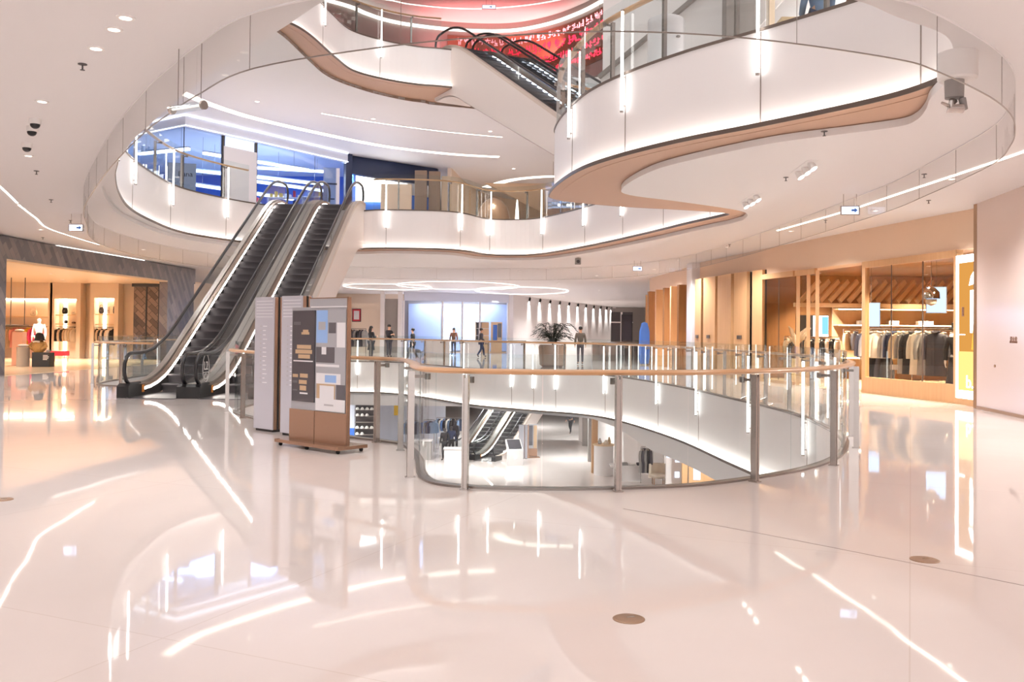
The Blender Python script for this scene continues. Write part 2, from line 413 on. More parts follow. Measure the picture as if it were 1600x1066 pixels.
# the ceiling edge under the third level stands back from the fascia on the far side, leaves a wide soffit at the
# right and hides the ledge on the near side
_o = offs(A3, .32)
ia = min(range(len(A3)), key=lambda i: (A3[i].x - 4.72) ** 2 + (A3[i].y - 10.3) ** 2)
ib = min(range(len(A3)), key=lambda i: (A3[i].x - 5.1) ** 2 + (A3[i].y - 21.9) ** 2)
_ceil, _soff = [], []
for i, (p, q) in enumerate(zip(A3, _o)):
    w = min(1, max(0, (p.y - 13.5) / 4)) if p.x < 0 else (0 if p.y < 10.6 else 1)
    n = (q - Vector((p.x, p.y))).normalized()
    _ceil.append(Vector((p.x, p.y)) + n * ((.32 if p.x > -6 else .14) * w - .2 * (1 - w)))
    _soff.append(Vector((p.x, p.y)) + n * ((.34 if p.x > -6 else .16) * w + .16 * (1 - w)))
_pen = [Vector(p[:2]) for p in cr([(*p, 0) for p in B3pen], False, 6)]
ic = min(range(len(A3)), key=lambda i: (A3[i].x - 4.82) ** 2 + (A3[i].y - 9.5) ** 2)
def _splice(L, pen, ia): return L[:ia] + pen + L[ib + 1:] if ia < ib else L[ib + 1:ia] + pen
B3 = V2(_splice(_ceil, _pen, ic)); B3S = V2(_splice(_soff, [p + Vector((.03, 0)) for p in _pen if p.y > 11.0 or p.x < 4.6], ia))
B2 = offs(A2, .16)
B4 = []
for p, q in zip(A4, offs(A4, 1)):
    w = .3
    if p.y > 22 and p.x < .8: w = .35 + 1.6 * max(0, min(1, (p.x + 6.6) / 4)) 
    n = (q - Vector((p.x, p.y)))
    B4.append(Vector((p.x, p.y)) + n * w)
RECT = V2([(-30, -8), (22, -8), (22, 100), (-30, 100)])
struct('floor', MB().slab(RECT, [offs(A2, .07)], -.2, 0), 'stone', 'polished cream stone floor around the oval void', 'floor')
struct('floor_below', MB().slab(RECT, [], L1Z - .2, L1Z), 'stone', 'polished cream stone floor of the level below', 'floor')
struct('floor_above', MB().slab(RECT, [offs(A3, .07)], L3Z - .2, L3Z), 'stone', 'floor slab of the level above', 'floor')
struct('floor_top', MB().slab(RECT, [offs(A4, .07)], L4Z - .2, L4Z), 'stone', 'floor slab of the top level', 'floor')
struct('ceiling', MB().slab(RECT, [B3], CE2, CE2 + .1), 'ceil', 'smooth cream ceiling of this level with the curved opening', 'ceiling')
struct('ceiling_below', MB().slab(RECT, [B2], CE1, CE1 + .1), 'ceil', 'cream ceiling of the level below', 'ceiling')
struct('ceiling_above', MB().slab(RECT, [B4], CE3, CE3 + .1), 'ceil', 'cream ceiling of the level above', 'ceiling')
LIGHT_HOLE = V2([(-4, 11), (5, 11), (5, 22), (0, 25), (-4, 22)])  # unseen opening put in to let world light down
struct('ceiling_top', MB().slab(RECT, [cr([(*p, 0) for p in LIGHT_HOLE], True, 8) and V2(cr([(*p, 0) for p in LIGHT_HOLE], True, 8))], CE4, CE4 + .2), 'ceil', 'ceiling of the top level around an added opening for light', 'ceiling')
def fascia(A, B, zt, zb, zc, lev, seams, BS=None):
    BS = BS or B
    P = [(p.x, p.y) for p in A]
    struct('balcony_fascia', MB().wall(P, zb, zt - .02, .14, True), 'fascia', 'white curved balcony fascia of the ' + lev, 'fascia')
    struct('trim_' + lev.split()[0], MB().sweep([(x, y, 0) for x, y in P], [(.0, zt - .02), (.0, zt + .02), (-.02, zt + .02), (-.02, zt - .02)], True), 'dark_lip', 'thin dark edge trim along the floor edge of the ' + lev, 'trim')
    # ledge with the hidden light strip that washes the fascia from below
    struct('ledge_lip', MB().sweep([(x, y, 0) for x, y in P], [(-.10, zb - .036), (-.10, zb + .03), (-.115, zb + .03), (-.115, zb - .036)], True), 'dark_lip', 'thin dark lip of the light ledge of the ' + lev, 'ledge')
    le_ = struct('light_ledge', MB().sweep([(x, y, 0) for x, y in P], [(.14, zb - .035), (.14, zb), (-.10, zb), (-.10, zb - .035)], True), 'bronze_soffit', 'slim dark ledge below the fascia of the ' + lev, 'ledge')
    struct('light_strip', MB().sweep([(x, y, 0) for x, y in P], [(-.04, zb + .003), (-.04, zb + .018), (-.08, zb + .018), (-.08, zb + .003)], True), 'led' if zt > 0 else 'led_lower', 'glowing light strip in the ledge of the ' + lev, 'light strip')
    so_ = struct('fascia_soffit', MB().slab(BS, [V2(offs(A, .1))], zb - .04, zb - .02), 'bronze_soffit', 'bronze coloured soffit under the balcony edge of the ' + lev, 'soffit')
    se_ = struct('soffit_edge', MB().wall([(p.x, p.y) for p in BS], zc + .006, zb - .02, .02, True), 'bronze_soffit', 'bronze upright edge between soffit and ceiling of the ' + lev, 'soffit')
    for o_ in (so_, se_, le_):      # painted like the ceiling, bronze only on the far and right stretches
        o_.data.materials.append(MATS['ceil'])
        for f in o_.data.polygons:
            c = f.center
            if zt == 0 or (zt < 6 and (c.x < -5.6 or c.y < 8.4)): f.material_index = 1
    m = MB()
    for p, n in seams:
        c = Vector((p.x, p.y)) - n * .004
        m.rbox((c.x, c.y, zb), .008, .014, zt - zb - .03, atan2(n.y, n.x))
    if seams: struct('fascia_seam', m, 'seam', 'dark joints between the fascia panels of the ' + lev, 'joint')
def on_px(A, px, z, y0, y1, xr=(-99, 99)):
    """the place on the curve A that the photograph shows at column px"""
    nr = normals2(A, True); best = None
    for i in range(len(A)):
        j = (i + 1) % len(A)
        for t in (0, .25, .5, .75):
            p = A[i] * (1 - t) + A[j] * t
            if not (y0 <= p.y <= y1 and xr[0] <= p.x <= xr[1]): continue
            e = abs(proj((p.x, p.y, z))[0] - px)
            if best is None or e < best[0]: best = (e, p, (nr[i] * (1 - t) + nr[j] * t).normalized())
    return best[1], best[2]
S3 = [on_px(A3, x, 5.7, 15, 29, (-20, -5)) for x in (180, 208, 268)] + [on_px(A3, 353, 5.7, 26, 32, (-20, -5))] \
   + [on_px(A3, x, 5.7, 21.9, 34) for x in (605, 719, 766, 848, 914, 974, 1038, 1110)] \
   + [on_px(A3, x, 5.7, 9.9, 18) for x in (895, 979, 1192, 1441)]
S4 = [on_px(A4, x, 11.4, 22, 32, (-8, 0)) for x in (505, 595)]
S2 = [on_px(A2, x, 0, 27, 43) for x in (560, 636, 728, 800, 834, 868)] + [on_px(A2, x, 0, 15.5, 34, (2, 9)) for x in (945, 1028, 1092, 1173, 1262)]
fascia(A2, B2, 0, FB2, CE1, 'second level', S2)
# deeper white bulkheads of the level below: they run out towards the middle of the far side
_bp = offs([Vector(p[:2]) for p in A2], .12); _bq = [p for p in _bp if 14 < p.y < 33 and p.x > 2.2]
_bv = []
for p in _bq:
    d = .67 * min(1, max(.01, (33 - p.y) / 5)); _bv += [(p.x, p.y, -1.46), (p.x, p.y, -1.46 - d), (p.x + .1, p.y + .03, -1.46 - d), (p.x + .1, p.y + .03, -1.46)]
struct('bulkhead', MB().add(_bv, [(4 * i + k, 4 * i + 4 + k, 4 * i + 4 + (k + 1) % 4, 4 * i + (k + 1) % 4) for i in range(len(_bq) - 1) for k in range(4)]), 'ceil', 'white bulkhead under the right balcony edge of this level', 'bulkhead')
struct('bulkhead', MB().wall([(-12, 44.2), (-1.5, 43.9), (-.9, 43.4)], -2.17, -1.6, .15), 'ceil', 'white header band over the shops of the level below', 'bulkhead')
fascia(A3, B3, L3Z, FB3, CE2, 'third level', S3, B3S)
fascia(A4, B4, L4Z, FB4, CE3, 'fourth level', S4)
# ------------------------------------------------------------------ tube lights on the panel joints
def tube_light(p, n, z0, z1, label, group):
    t = thing('tube_light', label, 'light', (p.x, p.y, z0), group)
    c = Vector((p.x, p.y)) - n * .075
    MB().tube([(c.x, c.y, z0), (c.x, c.y, z1)], .022, 8).build('diffuser', 'led_tube', t, True)
    for z in (z0 - .03, z1): MB().cyl((c.x, c.y, z), .03, .03, 10).build('end_cap', 'steel', t)
    for z in (z0 + .08, min(z0 + .55, z1 - .3)):
        d = Vector((p.x, p.y)) + n * .02
        MB().beam((c.x, c.y, z), (d.x, d.y, z), .02, .02).build('bracket', 'steel', t)
for i, (p, n) in enumerate(S3):
    if i in (10, 11, 15): continue
    lab = ('%s from the left of the lit tube lights on the upper far balcony' % ORD[i]) if i < 10 else '%s from the left of the tube lights on the near right upper balcony' % ORD[i - 12]
    tube_light(p, n, L3Z - .62, L3Z + 1.0, lab, 'tube lights of the third level balcony')
for i, (p, n) in enumerate(S4): tube_light(p, n, L4Z - .62, L4Z + 1.0, '%s tube light from the left on the topmost balcony' % ORD[i], 'tube lights of the fourth level balcony')
for i, (p, n) in enumerate(S2): tube_light(p, n, -.62, 1.0, '%s from the left of the tube lights across the oval void on this level' % ORD[i], 'tube lights of this level balcony')
# ------------------------------------------------------------------ glass balustrades
def railing(name, path, z, label, step=1.45, posts=None, top=1.25, group=None, hr=.05):
    """path runs with the void on its left; posts stand on the floor to its right"""
    P = [Vector((p[0], p[1])) for p in path]
    L = arclen(P)[-1]
    t = thing(name, label, 'railing', (P[0].x, P[0].y, z), group)
    off = V2(offs([(p.x, p.y) for p in P], .1, False))
    w, h = hr * 1.15, hr * .55
    prof = [(w * cos(a), 1.09 + h * sin(a)) for a in [2 * pi * k / 10 for k in range(10)]]
    MB().sweep([(p.x, p.y, z) for p in off], prof).build('handrail', 'wood_rail', t, True)
    n = max(1, round(L / step))
    S = posts or [L * (i + .5) / n for i in range(n)]
    for s in S:
        p, d = at_len(P, s); nn = Vector((d.y, -d.x)); c = p + nn * .17; a = atan2(nn.y, nn.x)
        m = MB().rbox((c.x + d.x * .02, c.y + d.y * .02, z), .065, .014, 1.06, a).rbox((c.x - d.x * .02, c.y - d.y * .02, z), .065, .014, 1.06, a)
        m.rbox((c.x, c.y, z), .045, .03, 1.03, a)
        m.rbox((c.x, c.y, z), .1, .075, .012, a)
        po = m.build('post', 'steel', t)
        b = MB().rbox(((p + nn * .08).x, (p + nn * .08).y, z + .99), .18, .022, .03, a).cyl(((p + nn * .005).x, (p + nn * .005).y, z + .975), .03, .06, 10)
        b.build('glass_clamp', 'steel_mid', po)
    e = [0.] + [(S[i] + S[i + 1]) / 2 for i in range(len(S) - 1)] + [L]
    for a, b in zip(e, e[1:]):
        if b - a < .1: continue
        q = sub_path(P, a + .006, b - .006)
        MB().wall([(p.x + 0, p.y) for p in V2(offs([(p.x, p.y) for p in q], .03, False))], z + .012, z + top, .014).build('glass_panel', 'glass', t)
    MB().sweep([(p.x, p.y, z) for p in P], [(.0, 0), (.08, 0), (.08, .02), (.0, .02)]).build('base_channel', 'steel_mid', t)
    return t
def loop_part(A, p0, p1):
    """the stretch of a closed counter-clockwise curve from the point nearest p0 to the one nearest p1"""
    i = min(range(len(A)), key=lambda k: (A[k].x - p0[0]) ** 2 + (A[k].y - p0[1]) ** 2)
    j = min(range(len(A)), key=lambda k: (A[k].x - p1[0]) ** 2 + (A[k].y - p1[1]) ** 2)
    return [A[k % len(A)] for k in range(i, j + 1 if j >= i else len(A) + j + 1)]
# walking counter-clockwise keeps the void on the left
q = loop_part(A2, (-4.95, 16.2), (4.95, 14.0))
Lq = arclen(q)
def near_s(path, xy):
    L = arclen(path); b = None
    for i in range(len(path) - 1):
        a, c = path[i], path[i + 1]
        for k in range(8):
            u = k / 8; d = (a.x + (c.x - a.x) * u - xy[0]) ** 2 + (a.y + (c.y - a.y) * u - xy[1]) ** 2
            if b is None or d < b[0]: b = (d, L[i] + (L[i + 1] - L[i]) * u)
    return b[1]
PX = [(-4.75, 16.0), (-4.2, 14.9), (-3.5, 13.8), (-2.55, 12.7), (-1.63, 11.83), (-1.29, 10.95), (-.92, 8.95), (-.38, 8.39), (.98, 8.27), (2.39, 8.93), (3.59, 10.09), (4.41, 11.66), (4.8, 13.0)]
railing('glass_railing', q, 0, 'curved glass railing with honey wood handrail in the foreground', posts=[near_s(q, p) for p in PX])
railing('glass_railing', loop_part(A2, (4.95, 14.0), (4.66, 25)), 0, 'glass railing along the right side of the oval void')
railing('glass_railing', loop_part(A2, (4.66, 25), (-7.7, 42.6)), 0, 'glass railing on the far side of the oval void', step=1.9, hr=.07)
railing('glass_railing', loop_part(A2, (-7.7, 42.6), (-8.9, 22.4)), 0, 'glass railing left of the escalators with a short handrail end', step=1.6)
railing('glass_railing', loop_part(A3, (-5.2, 31.5), (5.1, 21.9)[0:2]) if False else loop_part(A3, (5.0, 22.2), (-4.9, 31.35)), L3Z, 'upper glass railing on the far balcony right of the escalators', step=1.9)
railing('glass_railing', loop_part(A3, (-8.9, 29.7), (-7.6, 16.8)), L3Z, 'upper glass railing left of the escalators before the blue shop', step=1.9)
railing('glass_railing', loop_part(A3, (3.4, 7.5), (1.0, 17.2)), L3Z, 'upper right glass railing close to the camera', step=1.5, hr=.06)
railing('glass_railing', loop_part(A3, (1.0, 17.2), (2.0, 19.9)), L3Z, 'upper glass railing round the tip of the balcony nose', step=1.3)
_q4 = loop_part(A4, (-2.5, 31.4), (-7.2, 23.0)) 
railing('glass_railing', _q4 if _q4[0].x > _q4[-1].x else _q4[::-1], L4Z, 'topmost glass railing left of the upper escalator', step=2.0)
# ------------------------------------------------------------------ escalators
mat('step_metal', '5a5659', .35, metal=.5)
mat('step_riser', '595558', .38, metal=.3)
mat('cladding', 'e9dfd9', .4, spec=.4)
mat('steel_skirt', '55504f', .3, metal=.7)
mat('sticker', 'e08a2c', .5)
glass('glass_esc', 'eef1f2', 1.0)
def escalator(label, rise, group, clip=None, lower_sign=None, rail_mat='black_rubber', led='led', nx=1.5, depth=1.05):
    """x across, y up the slope; the front of the lower newel stands at y = 0"""
    t = thing('escalator', label, 'escalator', (0, 0, 0), group, world=False)
    top = clip or rise; run = top / .57735; y0 = 1.75; n = int(round(top / .2036)); dz = top / n; dy = run / n
    flat = 1.5 if not clip else .01
    def prof(d, ext0=0., ext1=0., k=5, r=1.0):
        """the line of the step noses raised by d, rounded at both bends"""
        out = [(ext0, d)]
        for i in range(k + 1):
            u = i / k; y = y0 - r + 2 * r * u; out.append((y, d + (r * u * u) * .577))
        if not clip:
            for i in range(k + 1):
                u = i / k; y = y0 + run - r + 2 * r * u; out.append((y, d + top - r * .577 * (1 - u) ** 2))
            out.append((y0 + run + flat + ext1, d + top))
        else: out.append((y0 + run, d + top))
        return out
    for i in range(n):
        y, z = y0 + i * dy, i * dz
        m = MB().box(-.5, .5, y, y + dy + .02, z + dz - .03, z + dz)
        s = m.build('step', 'step_metal', t)
        rz = [(-.5 + 1.0 * 0, 0)]
        r = MB()
        k = 5
        pts = [(y + .012 + .05 * sin(pi * .5 * (1 - j / k)), z + .0 + (dz - .03) * j / k) for j in range(k + 1)]
        v = [(x, a, b) for a, b in pts for x in (-.5, .5)] + [(x, a + .03, b) for a, b in pts for x in (-.5, .5)]
        q = 2 * (k + 1)
        f = [(2 * j, 2 * j + 1, 2 * j + 3, 2 * j + 2) for j in range(k)] + [(q + 2 * j, q + 2 * j + 2, q + 2 * j + 3, q + 2 * j + 1) for j in range(k)] \
          + [(0, 2 * k, q + 2 * k, q)[::1] for _ in ()]
        r.add(v, f).build('riser', 'step_riser', s, True)
    MB().box(-.5, .5, -.15, y0, -.02, .012).build('comb_plate', 'step_metal', t)
    if not clip: MB().box(-.5, .5, y0 + run, y0 + run + flat, top - .03, top + .012).build('comb_plate', 'step_metal', t)
    for sx, side in ((-1, 'left'), (1, 'right')):
        def strip(name, m, xa, xb, d0, d1, e0=.25, e1=0, smooth=False):
            a, b = prof(d0, e0, e1), prof(d1, e0, e1)
            v = [(x, y, z) for P in (a, b) for y, z in P for x in (sx * xa, sx * xb)]
            N = len(a); f = []
            for i in range(N - 1):
                p, q = 2 * i, 2 * N + 2 * i
                f += [(p, p + 1, p + 3, p + 2), (q, q + 2, q + 3, q + 1), (p, p + 2, q + 2, q), (p + 1, q + 1, q + 3, p + 3)]
            f += [(0, 2 * N, 2 * N + 1, 1), (2 * N - 2, 2 * N - 1, 4 * N - 1, 4 * N - 2)]
            return MB().add(v, f).build(name, m, t)
        strip('skirt', 'steel_skirt', .502, .53, -.12, .13)
        strip('light_line', led, .495, .53, .135, .185, .9)
        strip('inner_deck', 'brown_deck', .505, .60, .19, .26)
        strip('outer_deck', 'beige_deck', .615, .745, .2, .3)
        strip('balustrade_glass', 'glass_esc', .6, .612, .22, .90, .18, -.1)
        a_ = prof(-depth, 1.0); b_ = prof(.2, 1.0); a_ = [(y, max(z, -.12)) for y, z in a_]
        MB().plate([(sx * .70, y, z) for y, z in b_] + [(sx * .70, y, z) for y, z in a_[::-1]], (sx * .04, 0, 0)).build('cladding', 'cladding', t)
        # handrail with its turned-down ends
        zr = .93; P = []
        r0 = .33
        for k in range(9):
            a = -pi / 2 - (k / 8) * pi; P.append((r0 + .02 + cos(a) * r0 - .0, zr - r0 + sin(a) * r0))
        P = [(y, z) for y, z in P]
        P = [(.25 + .55, zr - 2 * r0 + .0)] + P
        P += prof(zr, .55, -.05)[1:]
        if not clip:
            ye = P[-1][0]
            for k in range(1, 9):
                a = pi / 2 - k / 8 * pi; P.append((ye + cos(a) * r0, top + zr - r0 + sin(a) * r0))
            P.append((ye - .5, top + zr - 2 * r0))
        MB().tube([(sx * .606, y, z) for y, z in P], .042, 8).build('handrail', rail_mat, t, True)
        nb = MB().box(sx * .5 if sx > 0 else -.75, .75 if sx > 0 else -.5, -.0, .5, 0, .3)
        nb = MB().plate([(sx * .5, 0, .0), (sx * .5, 0, .24), (sx * .5, .12, .3), (sx * .5, .85, .24), (sx * .5, .85, 0)], (sx * .25, 0, 0)).build('newel_base', 'black', t)
        MB().box(min(sx * .493, sx * .499), max(sx * .493, sx * .499), .68, .8, .08, .24).build('warning_sticker', 'sticker', t)
    a = [(y, max(z, -.12)) for y, z in prof(-depth, 1.0)]; v = [(x, y, z) for y, z in a for x in (-.7, .7)] + [(x, y, z - .03) for y, z in a for x in (-.7, .7)]
    N = len(a); f = [(2 * i, 2 * i + 2, 2 * i + 3, 2 * i + 1) for i in range(N - 1)] + [(2 * N + 2 * i, 2 * N + 2 * i + 1, 2 * N + 2 * i + 3, 2 * N + 2 * i + 2) for i in range(N - 1)]
    MB().add(v, f).build('soffit_cladding', 'cladding', t)
    if lower_sign:
        g = MB(); c = (-.595, .75)
        text_mesh('level_number', lower_sign, .26, 'white_paint', t, face_matrix((-.598, .62, .66), (0, 1, 0)), .002)
        MB().box(-.6, -.596, .46, .78, .52, .535).build('underline', 'white_paint', t)
        ring = [(-.598, .62 + .09 * cos(a), .44 + .06 * sin(a)) for a in [2 * pi * k / 16 for k in range(16)]]
        MB().tube(ring, .006, 5, True).build('location_mark', 'white_paint', t)
        outline = [(-.598, .62 + .2 * cos(a), .62 + .3 * sin(a)) for a in [2 * pi * k / 24 for k in range(24)]]
        MB().tube(outline, .006, 5, True).build('sign_outline', 'white_paint', t)
    return t
e1 = escalator('left of the two tall escalators rising from this floor to the level above', 5.7, 'escalators from this floor', depth=1.35)
e1.location = (-7.5, 18.75, 0)
e2 = escalator('right of the two tall escalators, nearest the grey totems', 5.7, 'escalators from this floor', lower_sign='L2', depth=1.35)
e2.location = (-6.0, 18.75, 0)
_d = Vector((-3.8, 7.0)).normalized(); _a = atan2(-_d.x, _d.y)
def place_esc(e, toe, a): e.location = toe; e.rotation_euler = (0, 0, a)
u1 = escalator('upper escalator climbing left to the topmost balcony, white clad near side', 5.7, 'escalators to the top level', led='led_cool', depth=1.5)
_s = Vector((_d.y, -_d.x))
_top = Vector((-2.35, 31.6)) + _s * .75 - _d * (1.75 + 5.7 / .57735 + .3)
place_esc(u1, (_top.x, _top.y, L3Z), _a)
u2 = copy_tree(u1, (_top.x + _s.x * 1.5, _top.y + _s.y * 1.5, L3Z), _a, 'upper escalator beside the white clad one, behind its glass and light lines')
_a1 = -R(24); _d1 = Vector((sin(R(24)), cos(R(24)))); _s1 = Vector((_d1.y, -_d1.x))
w1 = escalator('left escalator on the level below, seen through the foreground glass', 5.7, 'escalators on the level below', clip=4.2)
_p = atz(736, 719, L1Z)
place_esc(w1, (_p.x - _s1.x * .75, _p.y - _s1.y * .75, L1Z), _a1)
w2 = copy_tree(w1, (_p.x + _s1.x * .75, _p.y + _s1.y * .75, L1Z), _a1, 'right escalator on the level below, beside the slanted information stand')
# ------------------------------------------------------------------ outer walls
mat('wall_white', 'ece6e4', .5); mat('wall_beige', 'd9c0a6', .5); mat('wall_cream', 'e8d5c2', .5); mat('wall_shop', 'e6d3bf', .55)
mat('navy', '24304f', .3); mat('blue_panel', '3f6fc4', .4); mat('blue_pale', 'd6d9e6', .4); mat('grey_panel', '8e8580', .5); mat('grey_dark', '4a4648', .45)
mat('header', 'dcbfa5', .5); mat('marble_white', 'e6e2e4', .15); mat('red', 'c4263c', .5); mat('pink', 'd98f86', .6); mat('hot_pink', 'e0447a', .6)
mat('pink_plinth', 'e3b09b', .5); mat('grey_plinth', '9b9088', .6); mat('cloth_black', '232125', .8); mat('cloth_charcoal', '45424a', .8)
mat('cloth_cream', 'e2d3c0', .8, noise=.08); mat('cloth_beige', 'c9b193', .8, noise=.08); mat('cloth_grey', '96918e', .8, noise=.08); mat('cloth_white', 'efebe6', .8); mat('cloth_olive', '55504a', .8)
mat('cloth_navy', '2b3552', .8); mat('cloth_denim', '7389a8', .8, noise=.15, nscale=20); mat('cloth_brown', '7a5643', .8); mat('cloth_blue', '5d83c0', .8); mat('cloth_yellow', 'e3b73e', .8); mat('cloth_red', 'b8303c', .8)
mat('cloth_leopard', 'b08c58', .8, noise=.7, nscale=40)
mat('skin', 'd9a98c', .55); mat('hair', '1d1715', .5); mat('mannequin', 'ece6e0', .3); emis('led_ring', 'fff6ea', 1.8)
mat('leaf', '232a20', .6, noise=.3); mat('planter', 'a08c7e', .4)
mat('floor_wood', 'ddc3a2', .15, noise=.05)
emis('sky_screen', 'a8cbff', 1.6); emis('white_glow', 'ffffff', 3.0); emis('amber_ad', 'd99a4c', .62); emis('amber_pale', 'f0c878', .9); emis('red_led', 'ff2a45', 2.2); emis('red_led_pale', 'ff8a92', 2.4); emis('blue_screen', '6fa8f5', 1.2)
emis('picture_glow', 'cfe0ff', 1.6)
def wallp(name, P, z0, z1, t, m, label):
    if len(P) > 8: return struct(name, MB().wall(P, z0, z1, t), m, label, 'wall')
    for i, (a, b) in enumerate(zip(P, P[1:])):
        struct(name, MB().wall([a, b], z0, z1, t), m, label + ('' if len(P) == 2 else ', %s stretch' % ORD[i]), 'wall')
wallp('wall_right', [(9.0, -8), (9.0, 12), (9.2, 16), (9.52, 18.35)], 0, CE2, .25, 'wall_pink', 'pale pinkish stone wall at the right')
struct('baseboard_right', MB().wall([(8.985, -8), (8.985, 12), (9.185, 16), (9.5, 18.33)], 0, .06, .02), 'bronze', 'thin bronze baseboard along the right wall', 'baseboard')
struct('trim_1', MB().rbox((9.57, 18.43, 0), .1, .1, CE2, .15), 'bronze', 'dark bronze edge where the right wall ends', 'trim')
wallp('wall_left', [(-15.3, -8), (-15.25, 20), (-15.2, 26.2)], 0, CE2, -.25, 'wall_pink', 'stone wall left of the dark shop front')
wallp('wall_below', [(-25, 42), (-25, 92), (20, 92), (20, 40)], L1Z, CE1, .2, 'wall_white', 'white walls of the level below')
wallp('wall_above', [(-26, 20), (-26, 70), (6, 70), (9, 50), (10.5, 30), (12, 20)], L3Z, CE3, .2, 'wall_cream', 'cream back walls of the level above')
wallp('wall_top', [(-26, 20), (-26, 60), (16, 60), (20, 44), (20, 8)], L4Z, CE4, .2, 'wall_cream', 'cream back walls of the top level')
# ------------------------------------------------------------------ right hand wooden shop
HD = [(9.89, 18.77), (9.28, 21.68), (8.72, 24.45), (8.05, 28.23), (7.31, 33.09), (7.1, 34.6)]
struct('shop_header', MB().wall(HD, 3.53, CE2, .3), 'header', 'tan header band over the wooden shop at the right', 'header')
FR = [(9.75, 18.6), (9.66, 19.56), (9.42, 20.9), (8.98, 23.0)]
sf = thing('shopfront', 'oak framed glass shop window at the right, full of hanging coats', 'shop window', (9.4, 21, 0))
PL = sub_path(V2(FR), .9, arclen(FR)[-1])
MB().wall([(p.x, p.y) for p in PL], 0, .33, .25).build('plinth', 'wood', sf)
MB().wall([(p.x, p.y) for p in PL], 3.2, 3.36, .16).build('top_rail', 'wood', sf)
MB().wall([(p.x, p.y) for p in PL], .33, .42, .12).build('bottom_rail', 'wood', sf)
LP = arclen(PL)[-1]
for s, w in ((.05, .12), (LP - .06, .14)):
    p, d = at_len(PL, s); MB().rbox((p.x + .06, p.y, .33), w, .12, 2.95, atan2(d.y, d.x)).build('post', 'wood', sf)
for u in (.34, .67):
    p, d = at_len(PL, LP * u); MB().rbox((p.x + .03, p.y, .42), .012, .03, 2.8, atan2(d.y, d.x)).build('glass_joint', 'dark_lip', sf)
for u in (0, .34, .67):
    q = sub_path(PL, LP * u + .04, LP * min(1, u + .33) - .02)
    MB().wall([(p.x + .05, p.y) for p in q], .42, 3.2, .012).build('pane', 'glass_shop', sf)
struct('trim_2', MB().wall(sub_path(V2(HD), .3, 16.5), 3.36, 3.53, .6), 'header', 'tan recess strip above the shop windows', 'trim')
# light box poster
p0, p1 = Vector((9.66, 19.5)), Vector((9.74, 18.62)); dd = (p1 - p0).normalized(); nn = Vector((-dd.y, dd.x)) * -1
if nn.x > 0: nn = -nn
ad = thing('light_box', 'tall lit poster box with glowing white border and amber street scene', 'light box', (9.7, 19.05, 0))
def adp(s0, s1, z0, z1, off, m, name):
    a, b = p0 + dd * s0 + nn * off, p0 + dd * s1 + nn * off
    return MB().plate([(a.x, a.y, z0), (b.x, b.y, z0), (b.x, b.y, z1), (a.x, a.y, z1)], (-nn.x * .03, -nn.y * .03, 0)).build(name, m, ad)
LA = (p1 - p0).length
adp(0, LA, 0, .14, .02, 'wood', 'plinth'); adp(0, LA, .14, 3.22, .0, 'white_glow', 'glowing_border')
pic = adp(.17, LA, .32, 3.05, .035, 'amber_ad', 'poster')
adp(.17, LA, .32, 1.15, .045, 'amber_pale', 'street_ground'); adp(.6, LA, 1.55, 2.45, .05, 'white_glow', 'bright_window')
def adpoly(pts, off, m, name):
    q = [(p0 + dd * s + nn * off) for s, z in pts]
    return MB().plate([(a.x, a.y, z) for a, (s, z) in zip(q, pts)], (-nn.x * .01, -nn.y * .01, 0)).build(name, m, ad)
adpoly([(.55, 2.55), (LA, 2.6), (LA, 2.95), (.78, 2.9), (.62, 2.75)], .05, 'white_glow', 'fan_light')
adpoly([(.66, 1.2), (LA, 1.12), (LA, 2.15), (.84, 2.1), (.72, 1.7)], .06, 'cloth_yellow', 'yellow_coat')
adp(.3, .36, 1.9, 2.1, .05, 'cloth_brown', 'door_handle'); adp(.17, .4, 1.5, 1.52, .05, 'white_glow', 'rail_line')
c = p0 + dd * .62 + nn * .07
text_mesh('letter', 'b.', .38, 'white_glow', ad, face_matrix((c.x, c.y, .5), (dd.x, dd.y, 0)), .004)
# wooden panels, glazed bay and entrance frame further along
EN = [(8.72, 24.5), (8.3, 26.3), (7.95, 27.6), (7.4, 30.2), (7.05, 33.0)]
ef = thing('entrance_portal', 'oak posts framing the dark shop entrance beside the coat window', 'door frame', (8.6, 25.6, 0))
for a in ((8.5, 25.7), (8.38, 26.25), (8.62, 25.3)):
    MB().rbox((a[0], a[1], 0), .12, .1, 3.3, 1.3).build('post', 'wood', ef)
MB().wall([(8.38, 26.3), (8.62, 25.3)], 3.2, 3.36, .1).build('lintel', 'wood', ef)
MB().wall([(8.42, 26.2), (8.54, 25.75)], .05, 3.2, .012).build('side_pane', 'glass_shop', ef)
gb = thing('glazed_bay', 'glass bay reflecting the mall, left of the shop entrance', 'shop window', (8.0, 27.3, 0))
MB().wall([(7.93, 28.2), (8.34, 26.35)], .1, 3.2, .012).build('pane', 'glass_shop', gb)
MB().wall([(7.93, 28.2), (8.34, 26.35)], 3.2, 3.36, .1).build('top_rail', 'wood', gb)
MB().wall([(7.93, 28.2), (8.34, 26.35)], 0, .1, .1).build('bottom_rail', 'wood', gb)
MB().rbox((8.13, 27.3, .1), .015, .03, 3.1, 1.35).build('glass_joint', 'dark_lip', gb)
wp = [(7.9, 28.3), (7.74, 28.9), (7.66, 29.25), (7.45, 30.1), (7.4, 30.3), (7.22, 31.5), (7.18, 31.7), (7.02, 32.9), (6.98, 33.1), (6.9, 33.8)]
